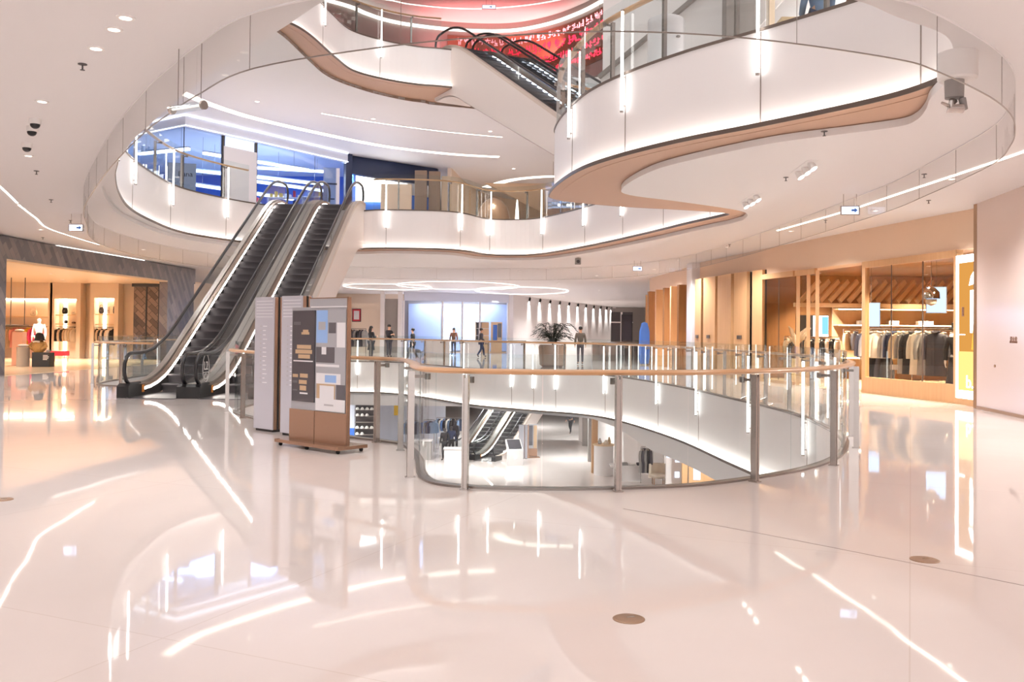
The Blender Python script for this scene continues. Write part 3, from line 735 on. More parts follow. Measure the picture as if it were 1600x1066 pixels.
for i in range(0, len(wp) - 1, 2):
    a, b = wp[i], wp[i + 1]
    t = thing('timber_cladding', 'tall oak cladding board, %s from the white pillar' % ORD[(len(wp) - 2 - i) // 2], 'cladding', (a[0], a[1], 0), 'oak panels between the white pillar and the glass bay')
    MB().wall([b, a], 0, 3.53, -.12).build('board', 'wood', t)
    if i in (2, 6, 8):
        m = Vector(((a[0] + b[0]) / 2 - .03, (a[1] + b[1]) / 2)); MB().rbox((m.x, m.y, 1.32), .3, .02, .12, atan2(b[1] - a[1], b[0] - a[0])).build('small_plate', 'dark_lip', t)
struct('trim_3', MB().wall([(8.0, 28.3), (7.05, 33.9)], 0, 3.53, .05), 'black', 'dark backing behind the oak panels', 'trim')
pl = MB().rbox((7.12, 34.5, 0), .65, .65, CE2, .1).build('pillar', 'marble_white', bevel=.03); pl['kind'] = 'structure'; pl['label'] = 'white polished pillar between the two wooden shops'; pl['category'] = 'pillar'
# shop body
struct('shop_floor', MB().prism([(9.75, 18.7), (8.9, 23.2), (8.3, 26.4), (7.95, 28.3), (8.0, 34), (18, 34), (18, 18.7)], -.001, .012), 'floor_wood', 'pale timber floor of the right hand shop', 'floor')
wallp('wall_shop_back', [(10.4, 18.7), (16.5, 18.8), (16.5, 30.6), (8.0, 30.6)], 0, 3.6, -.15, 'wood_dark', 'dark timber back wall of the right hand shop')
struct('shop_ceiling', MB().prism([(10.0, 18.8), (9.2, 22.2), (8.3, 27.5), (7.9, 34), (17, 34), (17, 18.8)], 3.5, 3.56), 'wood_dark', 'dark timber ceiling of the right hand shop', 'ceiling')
# the slatted inner roof
for i in range(21):
    x = 14.5 - i * .29
    t = MB().beam((x, 27.0, 2.5), (x + .68, 27.35, 3.14), .07, .14).build('ceiling_rafter', 'wood_pale')
    tag(t, 'slanted oak rafter of the inner shop roof, %s from the right' % ORD[i], 'rafter', 'slanted roof slats inside the wooden shop')
struct('trim_4', MB().beam((8.5, 27, 2.38), (14.9, 27, 2.38), .14, .12), 'wood_pale', 'oak beam below the slanted slats', 'trim')
# ------------------------------------------------------------------ second wooden shop beyond the pillar
struct('shop_header', MB().wall([(7.24, 35.62), (6.76, 44.1)], 3.5, CE2, .3), 'header', 'tan header band over the smaller wooden shop beyond the pillar', 'header')
for i, Y in enumerate((36.9, 38.2, 39.6, 41.2, 43.0)):
    t = MB().rbox((7.1 - (Y - 36) * .05, Y, 0), .5, .16, 3.5, .1 if i % 2 else .3).build('wood_fin', 'wood' if i % 2 else 'wood_dark', bevel=.01)
    tag(t, 'upright oak fin of the far wooden shop, %s beyond the white pillar' % ORD[i], 'fin', 'oak fins of the far wooden shop')
wallp('wall_shop_far', [(8.2, 35.3), (14, 36), (14, 46), (7.0, 47)], 0, 3.5, -.15, 'wood', 'timber back wall of the far wooden shop')
su = thing('wall_shelf', 'tall back shelf with lit boards in the far wooden shop', 'shelf', (9.4, 45.5, 0))
MB().box(8.0, 10.4, 45.6, 45.8, 0, 3.2).build('back_panel', 'wood_pale', su)
for z in (.9, 1.5, 2.1, 2.7): MB().box(8.0, 10.4, 45.2, 45.6, z, z + .05).build('shelf_board', 'wood', su); MB().box(8.0, 10.4, 45.55, 45.58, z - .04, z - .01).build('light_line', 'led_niche', su)
# ------------------------------------------------------------------ left hand shop with the dark tiled portal
LF = [(-15.12, 26.3), (-15.11, 30.1), (-14.8, 34.4), (-14.38, 40.6)]
po = thing('shop_portal', 'dark tiled shop portal at the left edge of the photo', 'shop portal', (-15, 33, 0))
MB().wall(LF, 3.5, CE2 - .03, -.35).build('header', 'chevron', po)
MB().wall(sub_path(V2(LF), 11.55, 14.2), 0, 3.5, -.35).build('pier', 'chevron', po)
MB().wall([(-15.12, 25.9), (-15.12, 26.75)], 0, 3.5, -.35).build('pier', 'chevron', po)
MB().wall([(p.x, p.y) for p in sub_path(V2(LF), .45, 11.55)], 3.44, 3.5, -.3).build('reveal', 'wood_pale', po)
struct('trim_5', MB().wall(sub_path(V2(LF), 3.5, 9.5), CE2 - .025, CE2 - .005, -.12), 'led_ring', 'light strip between the tiled header and the ceiling', 'light strip')
struct('shop_floor', MB().prism([(-15.15, 26.7), (-14.6, 38), (-14.6, 42.5), (-27, 42.5), (-27, 26.7)], -.001, .012), 'floor_wood', 'pale floor of the left hand shop', 'floor')
struct('shop_ceiling', MB().prism([(-15.5, 26.2), (-14.8, 38), (-14.8, 43), (-27, 43), (-27, 26.2)], 3.6, 3.66), 'wall_cream', 'cream ceiling of the left hand shop', 'ceiling')
wallp('wall_shop_left', [(-27, 26.2), (-27, 43.3), (-14.5, 43.3), (-14.6, 40.6)], 0, 3.62, -.15, 'wall_shop', 'sand coloured back wall of the left hand shop')
def alcove(name, x0, x1, y, z1, label, shelves, right_led=False):
    t = thing(name, label, 'display alcove', ((x0 + x1) / 2, y, 0), 'lit display alcoves in the left hand shop')
    MB().box(x0 - .2, x0, y - .55, y, 0, 3.6).build('side_pier', 'wall_shop', t)
    MB().box(x1, x1 + .2, y - .55, y, 0, 3.6).build('side_pier', 'wall_shop', t)
    MB().box(x0, x1, y - .55, y, z1, 3.6).build('head_panel', 'wall_shop', t)
    MB().box(x0, x1, y - .04, y, 0, z1).build('back_panel', 'wall_cream', t)
    MB().box(x0, x1, y - .12, y - .06, z1 - .07, z1 - .01).build('light_strip', 'led_niche', t)
    MB().box(*((x1 - .16, x1 - .05) if right_led else (x0 + .22, x0 + .36)), y - .07, y - .045, .1, z1).build('upright_light', 'led_niche', t)
    for z in shelves: MB().box(x0, x1, y - .4, y - .05, z, z + .035).build('shelf', 'wood_pale', t)
    MB().tube([(x0, y - .3, 1.5), (x1, y - .3, 1.5)], .015, 8).build('clothes_rail', 'black', t)
    return t
alcove('display_alcove', -21.8, -20.75, 43.2, 2.85, 'lit alcove with dark bags, second from the left in the left shop', (1.62, 2.05))
alcove('display_alcove', -19.9, -18.95, 43.2, 2.9, 'lit alcove nearest the dark sliding doors in the left shop', (1.62, 2.1))
alcove('display_alcove', -25.0, -22.1, 43.2, 2.85, 'widest lit alcove at the far left of the left shop', (1.95,), True)
dr = thing('lattice_screen', 'pair of dark lattice tiled sliding doors in the left shop', 'door', (-17.3, 42.6, 0))
MB().box(-18.0, -17.42, 42.6, 42.66, 0, 3.45).build('leaf', 'chevron_brown', dr); MB().box(-17.36, -16.8, 42.6, 42.66, 0, 3.45).build('leaf', 'chevron_brown', dr)
MB().box(-17.42, -17.36, 42.56, 42.68, 0, 3.45).build('stile', 'black', dr); MB().box(-16.8, -16.68, 42.5, 42.7, 0, 3.5).build('frame', 'black', dr); MB().box(-18.06, -16.68, 42.5, 42.7, 3.45, 3.6).build('track', 'black', dr)
# ------------------------------------------------------------------ far end of this level
wallp('wall_far', [(-.2, 65), (1.5, 70), (4.5, 78), (7.5, 86), (10.2, 92.5), (10.6, 93)], 0, CE2, .3, 'wall_white', 'long white wall washed by spotlights at the far end')
wallp('wall_end', [(10, 93), (16, 93), (16, 44), (14, 36.1)], 0, CE2, .3, 'grey_panel', 'grey end wall of the far corridor')
wallp('wall_corner', [(-27, 43.6), (-27, 66), (-.2, 66)], 0, CE2, -.2, 'wall_cream', 'cream wall behind the far shops')
gs = thing('glass_shop', 'pale blue glazed shop front at the far end', 'shop window', (-4, 62, 0))
MB().wall([(-7.5, 62), (-.3, 65)], 0.05, 3.6, .02).build('pane', 'glass_blue', gs)
MB().wall([(-7.5, 62), (-.3, 65)], 3.6, CE2, .2).build('header', 'blue_pale', gs)
for u in (0, .36, .55, .72, 1):
    MB().rbox((-7.5 + 7.2 * u, 62 + 3 * u - .05, 0), .12, .12, 3.6, .4).build('mullion', 'wall_white', gs)
for u0, u1 in ((.37, .46), (.56, .71)):
    MB().wall([(-7.5 + 7.2 * u0, 62.3 + 3 * u0), (-7.5 + 7.2 * u1, 62.3 + 3 * u1)], .1, 3.3, .03).build('lit_panel', 'white_glow', gs)
wallp('wall_blue_shop', [(-7.6, 65.8), (-.4, 65.85)], 0.1, 3.5, .05, 'blue_pale', 'pale blue back wall inside the glazed shop')
for i, x in enumerate((-8.9, -7.7)):
    t = MB().rbox((x, 61.6, 0), .28, .3, CE2, 0).build('pillar', 'wall_white'); t['kind'] = 'structure'; t['label'] = 'slim white pillar at the far shops'; t['category'] = 'pillar'
struct('trim_6', MB().box(-8.75, -7.85, 61.7, 61.8, 0, 3.7), 'grey_panel', 'grey panel between the two slim white pillars', 'panel')
wallp('wall_far_left', [(-16, 62.5), (-9.1, 62.3)], 0, 3.4, .1, 'wall_shop', 'sand coloured shop wall at the far left end')
# ------------------------------------------------------------------ free-standing totems and poster stand
mat('totem_face', 'bfbfc9', .12, spec=.6, coat=.5); mat('screen_dark', '3c3b42', .08, spec=.6, coat=.6); mat('print_grey', 'a3a3a8', .15, coat=.5); mat('print_dark', '57555b', .15, coat=.5)
mat('print_blue', '8fb1e2', .15, coat=.5); mat('print_white', 'dfdde0', .15, coat=.5); mat('print_tan', 'b89b7c', .2, coat=.5); mat('bronze_panel', 'a07d66', .22, metal=.45, coat=.3)
mat('text_grey', 'e2e2e6', .4); mat('text_dark', 'a8a4a8', .4); mat('rubber', '1b1a1a', .6)
DX, DN = Vector((.76, -.65)).normalized(), Vector((-.65, -.76)).normalized()
AD = atan2(DX.y, DX.x)
def pt(o, s, n): q = Vector(o) + DX * s + DN * n; return (q.x, q.y)
def panel(t, o, s0, s1, z0, z1, n0, n1, m, name, parent=None):
    a, b = pt(o, s0, n0), pt(o, s1, n0); d = DN * (n1 - n0)
    return MB().plate([(a[0], a[1], z0), (b[0], b[1], z0), (b[0], b[1], z1), (a[0], a[1], z1)], (d.x, d.y, 0)).build(name, m, parent or t)
def totem(o, label):
    t = thing('directory_totem', label, 'totem', (*pt(o, .23, -.07), 0), 'grey directory totems by the escalators')
    panel(t, o, .02, .44, 0, .035, -.13, -.01, 'black', 'foot')
    panel(t, o, 0, .46, .035, 1.92, -.145, -.005, 'bronze_panel', 'body').modifiers.new('b', 'BEVEL').width = .006
    panel(t, o, -.005, .465, .035, 1.925, 0, .012, 'totem_face', 'front_panel')
    panel(t, o, -.005, .465, .035, 1.925, -.162, -.15, 'totem_face', 'back_panel')
    panel(t, o, .455, .467, .035, 1.92, -.09, -.06, 'black', 'shadow_gap')
    rs = random.Random(len(label))
    for k in range(14):
        z = 1.5 - k * .062
        w = rs.uniform(.05, .11); panel(t, o, .2, .2 + w, z, z + .012, .012, .0135, 'text_grey', 'directory_line')
        panel(t, o, .13, .155, z - .004, z + .016, .012, .0135, 'text_dark', 'directory_icon')
    for k in range(6): panel(t, o, .03, .43, 1.86 - k * .045, 1.868 - k * .045, .012, .0135, 'text_grey', 'header_line')
    return t
totem((-3.72, 13.02), 'grey directory totem with bronze edge, left of the pair beside the escalators')
totem((-3.19, 12.46), 'grey directory totem half hidden behind the poster stand')
o = (-2.80, 11.42)
t = thing('poster_stand', 'wheeled double poster stand with dark menu screen and bronze base', 'poster stand', (*pt(o, .56, 0), 0))
panel(t, o, -.06, 1.2, .045, .085, -.25, .2, 'bronze_panel', 'base_plate')
for s, n in ((0, -.2), (0, .15), (1.14, -.2), (1.14, .15), (.57, .17)):
    c = MB().cyl((*pt(o, s, n), .02), .012, .03, 8).tube([(*pt(o, s - .012, n), .022), (*pt(o, s + .012, n), .022)], .022, 12).build('caster', 'rubber', t)
panel(t, o, 0, 1.12, .085, 1.74, -.03, .0, 'print_grey', 'panel')
panel(t, o, .36, 1.12, 1.74, 1.85, -.03, .0, 'print_grey', 'header_panel'); panel(t, o, 1.1, 1.125, .085, 1.855, -.035, .012, 'bronze_panel', 'side_frame'); panel(t, o, .36, 1.12, 1.845, 1.857, -.03, .006, 'bronze_panel', 'top_frame'); panel(t, o, .4, 1.1, 1.735, 1.75, 0, .012, 'print_white', 'header_light')
panel(t, o, -.01, .5, .085, .46, 0, .018, 'bronze_panel', 'lower_panel'); panel(t, o, .51, 1.12, .085, .46, 0, .018, 'bronze_panel', 'lower_panel')
sc = panel(t, o, .03, .49, .56, 1.70, .0, .016, 'screen_dark', 'menu_screen')
rs = random.Random(5)
for s0, s1, z0, z1, m in ((.22, .38, 1.40, 1.43, 'print_tan'), (.25, .36, 1.43, 1.46, 'print_tan'), (.13, .42, 1.22, 1.27, 'print_tan'), (.1, .44, 1.16, 1.21, 'print_tan'), (.16, .4, 1.10, 1.15, 'print_tan'), (.06, .46, 1.06, 1.075, 'print_white'), (.05, .16, .86, .9, 'print_tan'), (.05, .15, .79, .82, 'print_dark'), (.2, .36, .86, .91, 'print_tan'), (.18, .34, .78, .83, 'print_tan'), (.2, .33, .70, .76, 'print_tan'), (.05, .15, .69, .71, 'print_dark'), (.06, .2, 1.52, 1.56, 'print_dark'), (.2, .36, .655, .675, 'print_white')):
    panel(t, o, s0, s1, z0, z1, .016, .018, m, 'menu_picture', sc)
po2 = panel(t, o, .515, 1.09, .47, 1.71, .0, .014, 'print_grey', 'poster')
for s0, s1, z0, z1, m in ((.52, .74, 1.30, 1.70, 'print_blue'), (.56, .7, 1.46, 1.56, 'print_grey'), (.76, .9, 1.42, 1.55, 'print_dark'), (.92, 1.08, 1.25, 1.55, 'print_white'), (.52, .88, 1.06, 1.25, 'print_dark'), (.63, .72, 1.16, 1.25, 'print_white'), (.52, .97, 1.01, 1.04, 'print_white'), (.53, 1.0, .80, .93, 'print_white'), (.7, .92, .82, .91, 'print_blue'), (.54, .9, .62, .80, 'print_tan'), (.6, .88, .62, .78, 'print_white'), (.7, .73, .62, .8, 'print_dark'), (.92, 1.09, .62, .8, 'print_dark'), (.52, 1.09, .47, .62, 'print_white'), (.69, .87, .535, .555, 'text_dark')):
    panel(t, o, s0, s1, z0, z1, .014, .0155 + .0004 * rs.random(), m, 'print_and_reflection', po2)  # blocks of print and of reflections in its glass, put in as colour
# ------------------------------------------------------------------ floor covers
for (x, y, r), lab in zip(((.61, 4.58, .082), (2.7, 5.85, .092), (-4.27, 7.56, .085)), ('round bronze floor cover nearest the camera', 'round bronze floor cover at the right, close to the floor joint', 'round bronze floor cover cut by the left edge of the photo')):
    t = thing('floor_cover', lab, 'floor cover', (x, y, 0), 'bronze floor covers')
    MB().lathe((x, y, 0), [(r, 0), (r, .003), (r - .006, .005), (r - .012, .005)], 32).build('rim', 'bronze', t, True)
    MB().lathe((x, y, .003), [(r - .012, 0), (r - .014, .003), (.01, .0055)], 32).build('lid', 'bronze', t, True)
    MB().rbox((x + .01, y + .005, .0078), .045, .02, .002, .3).build('lid_grip', 'chrome', t)
fj = [atz(975, 795, 0), atz(1180, 832, 0), atz(1400, 875, 0), atz(1600, 915, 0), atz(1760, 950, 0)]
struct('floor_joint', MB().sweep([(p.x, p.y, 0) for p in cr([(p.x, p.y, 0) for p in fj], False, 6)], [(0, -.002), (.012, -.002), (.012, .0008), (0, .0008)]), 'seam', 'thin curved joint in the stone floor', 'joint')
# ------------------------------------------------------------------ hydrant lettering on the right wall
c = aty(1584, 533, 16.55)
hs = thing('wall_sign', 'small bronze hydrant lettering on the pale right wall', 'sign', (9.15, 16.5, 1.4))
def on_wall(px, py):
    # the wall runs from (9.0, 12) to (9.2, 16) to (9.52, 18.35)
    d = ray(px, py)
    for (ax, ay), (bx, by) in (((9.0, 12), (9.2, 16)), ((9.2, 16), (9.52, 18.35))):
        # cam + t*d = a + u*(b-a)
        den = d.x * (by - ay) - d.y * (bx - ax); tt = (ax * (by - ay) - ay * (bx - ax)) / den; u = ((d.y * tt) - ay) / (by - ay)
        if 0 <= u <= 1: return Vector((d.x * tt, d.y * tt, CAMZ + d.z * tt)), Vector((-(bx - ax), -(by - ay), 0)).normalized()
q, rr = on_wall(1584, 531); n_ = Vector((rr.y, -rr.x, 0)); n_ = n_ if n_.x < 0 else -n_
text_mesh('lettering', '消火栓', .11, 'cloth_brown', hs, face_matrix(q + n_ * .004, rr), .003)
q2, rr = on_wall(1584, 535); text_mesh('lettering', 'FIRE HYDRANT', .05, 'cloth_brown', hs, face_matrix(q2 + n_ * .004, rr), .003)
q3, rr = on_wall(1555, 572)
t = thing('door_pull', 'small round dark pull on the pale right wall', 'pull', q3)
MB().tube([q3, q3 + n_ * .02], .028, 16).build('knob', 'bronze', t, True)
# ------------------------------------------------------------------ ceiling devices
def on_ceil(px, py, z=CE2): p = atz(px, py, z); return p
for (px, py), lab in zip(((55, 186), (50, 198), (42, 224)), ('white dome camera on the left ceiling, farthest right of three', 'white dome camera on the left ceiling, middle of three', 'white dome camera on the left ceiling, lowest in the photo')):
    p = on_ceil(px, py); t = thing('dome_camera', lab, 'camera', p, 'dome cameras on the left ceiling')
    MB().cyl((p.x, p.y, CE2 - .07), .075, .07, 18).build('housing', 'white_paint', t, True)
    MB().ball((p.x, p.y, CE2 - .075), .062, 16, 8, sz=.9).build('dome', 'black', t, True)
for i, (px, py, z) in enumerate(((129, 103, CE2), (57, 270, CE2), (80, 315, CE2), (110, 347, CE2), (67, 374, CE2), (1288, 208, CE2), (1228, 280, CE2), (1444, 275, CE2), (1451, 316, CE2), (1290, 347, CE2), (1140, 385, CE2))):
    p = on_ceil(px, py - 3, z); t = thing('sprinkler', 'dark sprinkler head under the ceiling, %s from the left' % ORD[i], 'sprinkler', p, 'sprinklers in the main ceiling')
    MB().lathe((p.x, p.y, z - .012), [(.045, .012), (.045, .004), (.02, 0)], 14).build('cup', 'grey_dark', t, True)
    MB().cyl((p.x, p.y, z - .06), .009, .05, 8).build('stem', 'grey_dark', t); MB().cyl((p.x, p.y, z - .066), .024, .005, 12).build('deflector', 'grey_dark', t)
def exit_sign(p, a, lab, w=.36):
    t = thing('exit_sign', lab, 'exit sign', p, 'lit direction signs')
    MB().rbox((p[0], p[1], p[2] - .09), w, .04, .18, a).build('box', 'steel', t)
    n = Vector((sin(a), -cos(a))); MB().rbox((p[0] + n.x * .022, p[1] + n.y * .022, p[2] - .07), w - .05, .006, .14, a).build('lit_face', 'picture_glow', t)
    f = (p[0] + n.x * .027, p[1] + n.y * .027)
    d = Vector((cos(a), sin(a)))
    c = Vector(f); z = p[2]
    MB().plate([(*(c + d * .02), z - .02), (*(c + d * .02), z + .02), (*(c + d * .08), z + .02), (*(c + d * .08), z + .05), (*(c + d * .14), z), (*(c + d * .08), z - .05), (*(c + d * .08), z - .02)], (n.x * .003, n.y * .003, 0)).build('arrow', 'blue_panel', t)
    for s in (-.12, .12): MB().cyl((p[0] + d.x * s, p[1] + d.y * s, p[2] + .08), .006, CE2 - p[2] - .08 if p[2] < CE2 else CE4 - p[2] - .08, 6).build('rod', 'steel', t)
for (px, py, Y), lab in zip(((119, 356, 21.5), (996, 420, 33.6), (1328, 329, 17.3)), ('lit sign hanging above the left shop header', 'lit sign hanging before the far white pillar', 'lit sign hanging in front of the wooden shop header')):
    p = aty(px, py, Y); exit_sign(p, 0 if px < 1300 else -.15, lab)
p = aty(764, 11, 38); exit_sign(p, 0, 'small lit sign hanging in the topmost ceiling', .6)
for g, (cx, cy, pts) in enumerate(((1250, 260, ((1246, 268), (1256, 261), (1265, 254))), (1172, 307, ((1162, 316), (1171, 311), (1180, 305))))):
    P = [on_ceil(*q) for q in pts]; c = P[1]
    t = thing('spot_cluster', 'row of three white adjustable spotlights, %s the wooden shops' % ('nearer the camera before' if g == 0 else 'by the tip of the soffit before'), 'spotlight', (c.x, c.y, CE2), 'spotlight rows at the right')
    d = (P[2] - P[0]).normalized(); MB().beam(P[0] - d * .2 + Vector((0, 0, -.003)), P[2] + d * .2 + Vector((0, 0, -.003)), .17, .006).build('frame', 'ceil', t)
    for q in P:
        h = MB().tube([(q.x, q.y, CE2 - .005), (q.x + .05, q.y - .05, CE2 - .11)], [.045, .07], 14).build('lamp_head', 'white_paint', t, True)
        MB().tube([(q.x + .0505, q.y - .0505, CE2 - .111), (q.x + .052, q.y - .052, CE2 - .114)], .058, 14).build('lens', 'lamp_glow', h)
def linear(name, pts, z, label, m='led_soft', w=.05, group='linear ceiling lights'):
    P = cr([(p[0], p[1], 0) for p in pts], False, 8); z -= .002
    t = thing(name, label, 'ceiling light', (P[0].x, P[0].y, z), group)
    MB().sweep([(p.x, p.y, 0) for p in P], [(-w / 2, z - .012), (w / 2, z - .012), (w / 2, z), (-w / 2, z)]).build('diffuser', m, t)
    MB().sweep([(p.x, p.y, 0) for p in P], [(w / 2, z - .014), (w / 2 + .012, z - .014), (w / 2 + .012, z), (w / 2, z)]).build('trim', 'white_paint', t)
    return t
linear('linear_light', [(-9.3, 15.5), (-9.96, 17.33), (-10.92, 19.7)], CE2, 'curved light line in the ceiling at the left photo edge')
linear('linear_light', [(-11.06, 20.02), (-11.9, 22.3), (-12.85, 24.9), (-13.54, 29.3)], CE2, 'curved light line in the ceiling over the left shop')
linear('linear_light', [(6.6, 7.5), (7.3, 10.5), (7.5, 13.1), (7.4, 17), (7.29, 19.7), (6.92, 23.4)], CE2, 'long light line in the ceiling along the right shops')
linear('cove_light', [(-11.93, 31.47), (-11.37, 33.48), (-10.3, 35.64), (-8.29, 38.18), (-5.91, 40.69), (-3.11, 42.29), (-.7, 42.93)], CE3, 'broad curved cove light in the upper level ceiling', 'led_cove', .42, 'upper level cove lights')
linear('linear_light', [(-7.47, 34.68), (-5.29, 36.29), (-2.78, 37.68), (-.5, 38.56)], CE3, 'thin curved light line under the upper level ceiling', 'led_soft', .07, 'upper level cove lights')
linear('cove_light', [(-1.6, 52), (-.2, 49.5), (1.5, 48.3), (3.4, 48)], CE3, 'short broad cove light above the upper far railing', 'led_cove', .55, 'upper level cove lights')
linear('cove_light', [tuple(atz(*q, CE4)[:2]) for q in ((560, -6), (610, 0), (640, 6), (700, 12), (755, 13), (820, 8), (870, 0), (900, -8))], CE4, 'thin curved light line in the red topmost ceiling', 'led_ring', .12, 'topmost cove lights')
for i, (cx, cy, rx, ry) in enumerate(((-3.2, 53, 3.6, 4.5), (.6, 58, 3.0, 5), (-7.5, 54, 2.6, 3.6))):
    P = [(cx + rx * cos(2 * pi * k / 40), cy + ry * sin(2 * pi * k / 40), 0) for k in range(40)]
    t = thing('ring_light', 'large oval light ring in the far ceiling, %s' % ('the middle one', 'the right one', 'the left one')[i], 'ceiling light', (cx, cy, CE2), 'oval light rings in the far ceiling')
    MB().sweep(P, [(-.035, CE2 - .03 - .03 * i), (.035, CE2 - .03 - .03 * i), (.035, CE2 - .005 - .03 * i), (-.035, CE2 - .005 - .03 * i)], True).build('diffuser', 'led_ring', t)
p0_, p1_ = aty(268, 172, 8.8), aty(319, 164, 8.55)
t = thing('tube_device', 'clear tube hanging from the left ceiling beside the glass smoke curtain', 'ceiling device', p0_)
MB().tube([p0_, p1_], .042, 16).build('tube', 'glass', t, True)
d = (p1_ - p0_).normalized()
MB().tube([p0_ - d * .006, p0_ + d * .02], .044, 16).build('end_cap', 'steel', t, True); MB().tube([p1_ - d * .02, p1_ + d * .006], .044, 16).build('end_cap', 'steel_mid', t, True); MB().tube([p0_, p1_], .014, 8).build('core', 'white_paint', t, True)
for u in (.2, .9): q = p0_ + (p1_ - p0_) * u; MB().tube([(q.x, q.y, q.z + .03), (q.x, q.y, CE2)], .004, 6).build('hanger_rod', 'steel_mid', t)
p = Vector((4.28, 8.62, CE2))
t = thing('water_cannon', 'white drum with grey nozzle hanging at the right ceiling edge', 'fire monitor', p)
MB().lathe((p.x, p.y, CE2 - .27), [(.0, 0), (.16, 0), (.18, .02), (.18, .268)], 24).build('drum', 'white_paint', t, True)
nk = MB().lathe((p.x - .03, p.y, CE2 - .45), [(.03, 0), (.085, .01), (.09, .18)], 20).build('neck', 'cloth_grey', t, True)
MB().tube([(p.x - .05, p.y - .02, CE2 - .47), (p.x - .09, p.y - .04, CE2 - .55), (p.x + .03, p.y - .05, CE2 - .55)], [.04, .05, .045], 12).build('nozzle', 'steel', t, True)
MB().tube([(p.x - .09, p.y - .04, CE2 - .53), (p.x - .18, p.y - .06, CE2 - .5)], [.02, .012], 8).build('spout', 'steel', nk, True)
MB().tube([(p.x + .03, p.y - .03, CE2 - .45), (p.x + .05, p.y - .04, CE2 - .56)], [.035, .03], 10).build('motor', 'cloth_grey', nk, True)
p = aty(903, 409, 32.5)
t = thing('projector', 'small square device on the white band under the far balcony', 'ceiling device', (p.x, p.y, p.z))
MB().rbox((p.x, p.y, p.z - .1), .2, .2, .22).build('box', 'cloth_grey', t); MB().tube([(p.x, p.y - .1, p.z), (p.x, p.y - .14, p.z)], .06, 14).build('lens', 'grey_dark', t, True); MB().cyl((p.x, p.y, p.z + .12), .02, max(.02, CE2 - p.z - .12), 8).build('rod', 'steel', t)
# ------------------------------------------------------------------ glass smoke curtain under the ceiling
SCUR = [(-2.24, 7.69), (-3.03, 8.57), (-3.7, 9.48), (-4.2, 10.2), (-5.45, 12.2), (-6.9, 14.7), (-8.26, 17.2), (-9.2, 19.3), (-10.4, 22), (-11.15, 24.5), (-11.5, 28), (-11, 32), (-9.5, 35.5), (-7, 38), (-3.5, 38.4), (1, 38), (4, 36.2), (5.9, 32), (6.5, 27), (6.7, 21.8), (6.75, 16.5), (6.57, 14.2), (6.24, 11.7), (5.83, 10.5), (5.44, 9.7), (5.0, 9.0), (4.44, 8.35), (3.59, 7.58), (3.08, 7.24), (1.93, 6.82), (1.0, 6.66), (.2, 6.72), (-.9, 7.02)]
SP = V2(cr([(*p, 0) for p in SCUR[::-1]], True, 6)); SP.append(SP[0].copy())
LS = arclen(SP)[-1]; nsp = 52
t = thing('smoke_curtain', 'glass smoke curtain hanging below the ceiling round the opening', 'smoke curtain', (SP[0].x, SP[0].y, 3.7))
MB().sweep([(p.x, p.y, 0) for p in SP[:-1]], [(-.002, 3.702), (.01, 3.702), (.01, 3.71), (-.002, 3.71)], True).build('bottom_rail', 'steel_mid', t)
MB().sweep([(p.x, p.y, 0) for p in SP[:-1]], [(-.002, CE2 - .012), (.01, CE2 - .012), (.01, CE2), (-.002, CE2)], True).build('top_rail', 'ceil', t)
glass('glass_thin', 'f8f8f8', .7)
for i in range(nsp):
    q = sub_path(SP, LS * i / nsp + .006, LS * (i + 1) / nsp - .006)
    MB().wall([(p.x, p.y) for p in q], 3.712, CE2 - .02, .008).build('glass_pane', 'glass_thin', t)
    c, d = at_len(SP, LS * i / nsp); MB().cyl((c.x, c.y, 3.71), .003, CE2 - 3.73, 6).build('hanger_rod', 'steel_mid', t)
# ------------------------------------------------------------------ garments
def make_garment(kind='coat'):
    L = {'coat': 1.0, 'jacket': .68, 'shirt': .62}[kind]
    secs = [(-.075, .05, .045), (-.10, .10, .05), (-.125, .205, .055), (-.2, .225, .075), (-.45, .215, .085), (-L, .245, .095)]
    n = 14; v = []
    for z, a, b in secs: v += [(a * cos(2 * pi * k / n), b * sin(2 * pi * k / n) * (1 + .12 * sin(5 * k)), z) for k in range(n)]
    f = [(i * n + k, i * n + (k + 1) % n, (i + 1) * n + (k + 1) % n, (i + 1) * n + k) for i in range(len(secs) - 1) for k in range(n)] + [tuple(range(n)), tuple(range((len(secs) - 1) * n, len(secs) * n))]
    g = MB().add(v, f).build(kind, 'cloth_beige', None, True)
    for s in (-1, 1):
        MB().tube([(s * .185, 0, -.15), (s * .245, .0, -.3), (s * .265, -.01, -.5), (s * .255, -.03, -.66)], [.06, .062, .055, .048], 8).build('sleeve', 'cloth_beige', g, True)
    MB().tube([(.075 * cos(a), .06 * sin(a) - .012, -.075 + .012 * cos(2 * a)) for a in [2 * pi * k / 12 for k in range(12)]], .026, 6, True).build('collar', 'cloth_beige', g, True)
    if kind != 'shirt': MB().box(-.012, .012, -.098, -.088, -L + .02, -.16).build('front_edge', 'cloth_beige', g)
    h = MB().tube([(-.17, 0, -.11), (0, 0, -.06), (.17, 0, -.11)], .009, 6).build('hanger', 'wood_pale', g, True)
    MB().tube([(0, 0, -.06), (0, 0, -.015), (.012, 0, .012), (.03, 0, .0)], .004, 6).build('hook', 'steel', h, True)
    return g
GP = {k: make_garment(k) for k in ('coat', 'jacket', 'shirt')}
GN = {'coat': 0, 'jacket': 0, 'shirt': 0}
def garment(kind, m, p, a, label, group, sc=1.0):
    src = GP[kind]
    c = copy_tree(src, p, a, label, (sc, sc, sc), group); c['category'] = kind
    for q in [c] + [k for k in bpy.data.objects if k.parent == c and not k.name.startswith('hanger')]:
        q.material_slots[0].link = 'OBJECT'; q.material_slots[0].material = MATS[m]
    return c
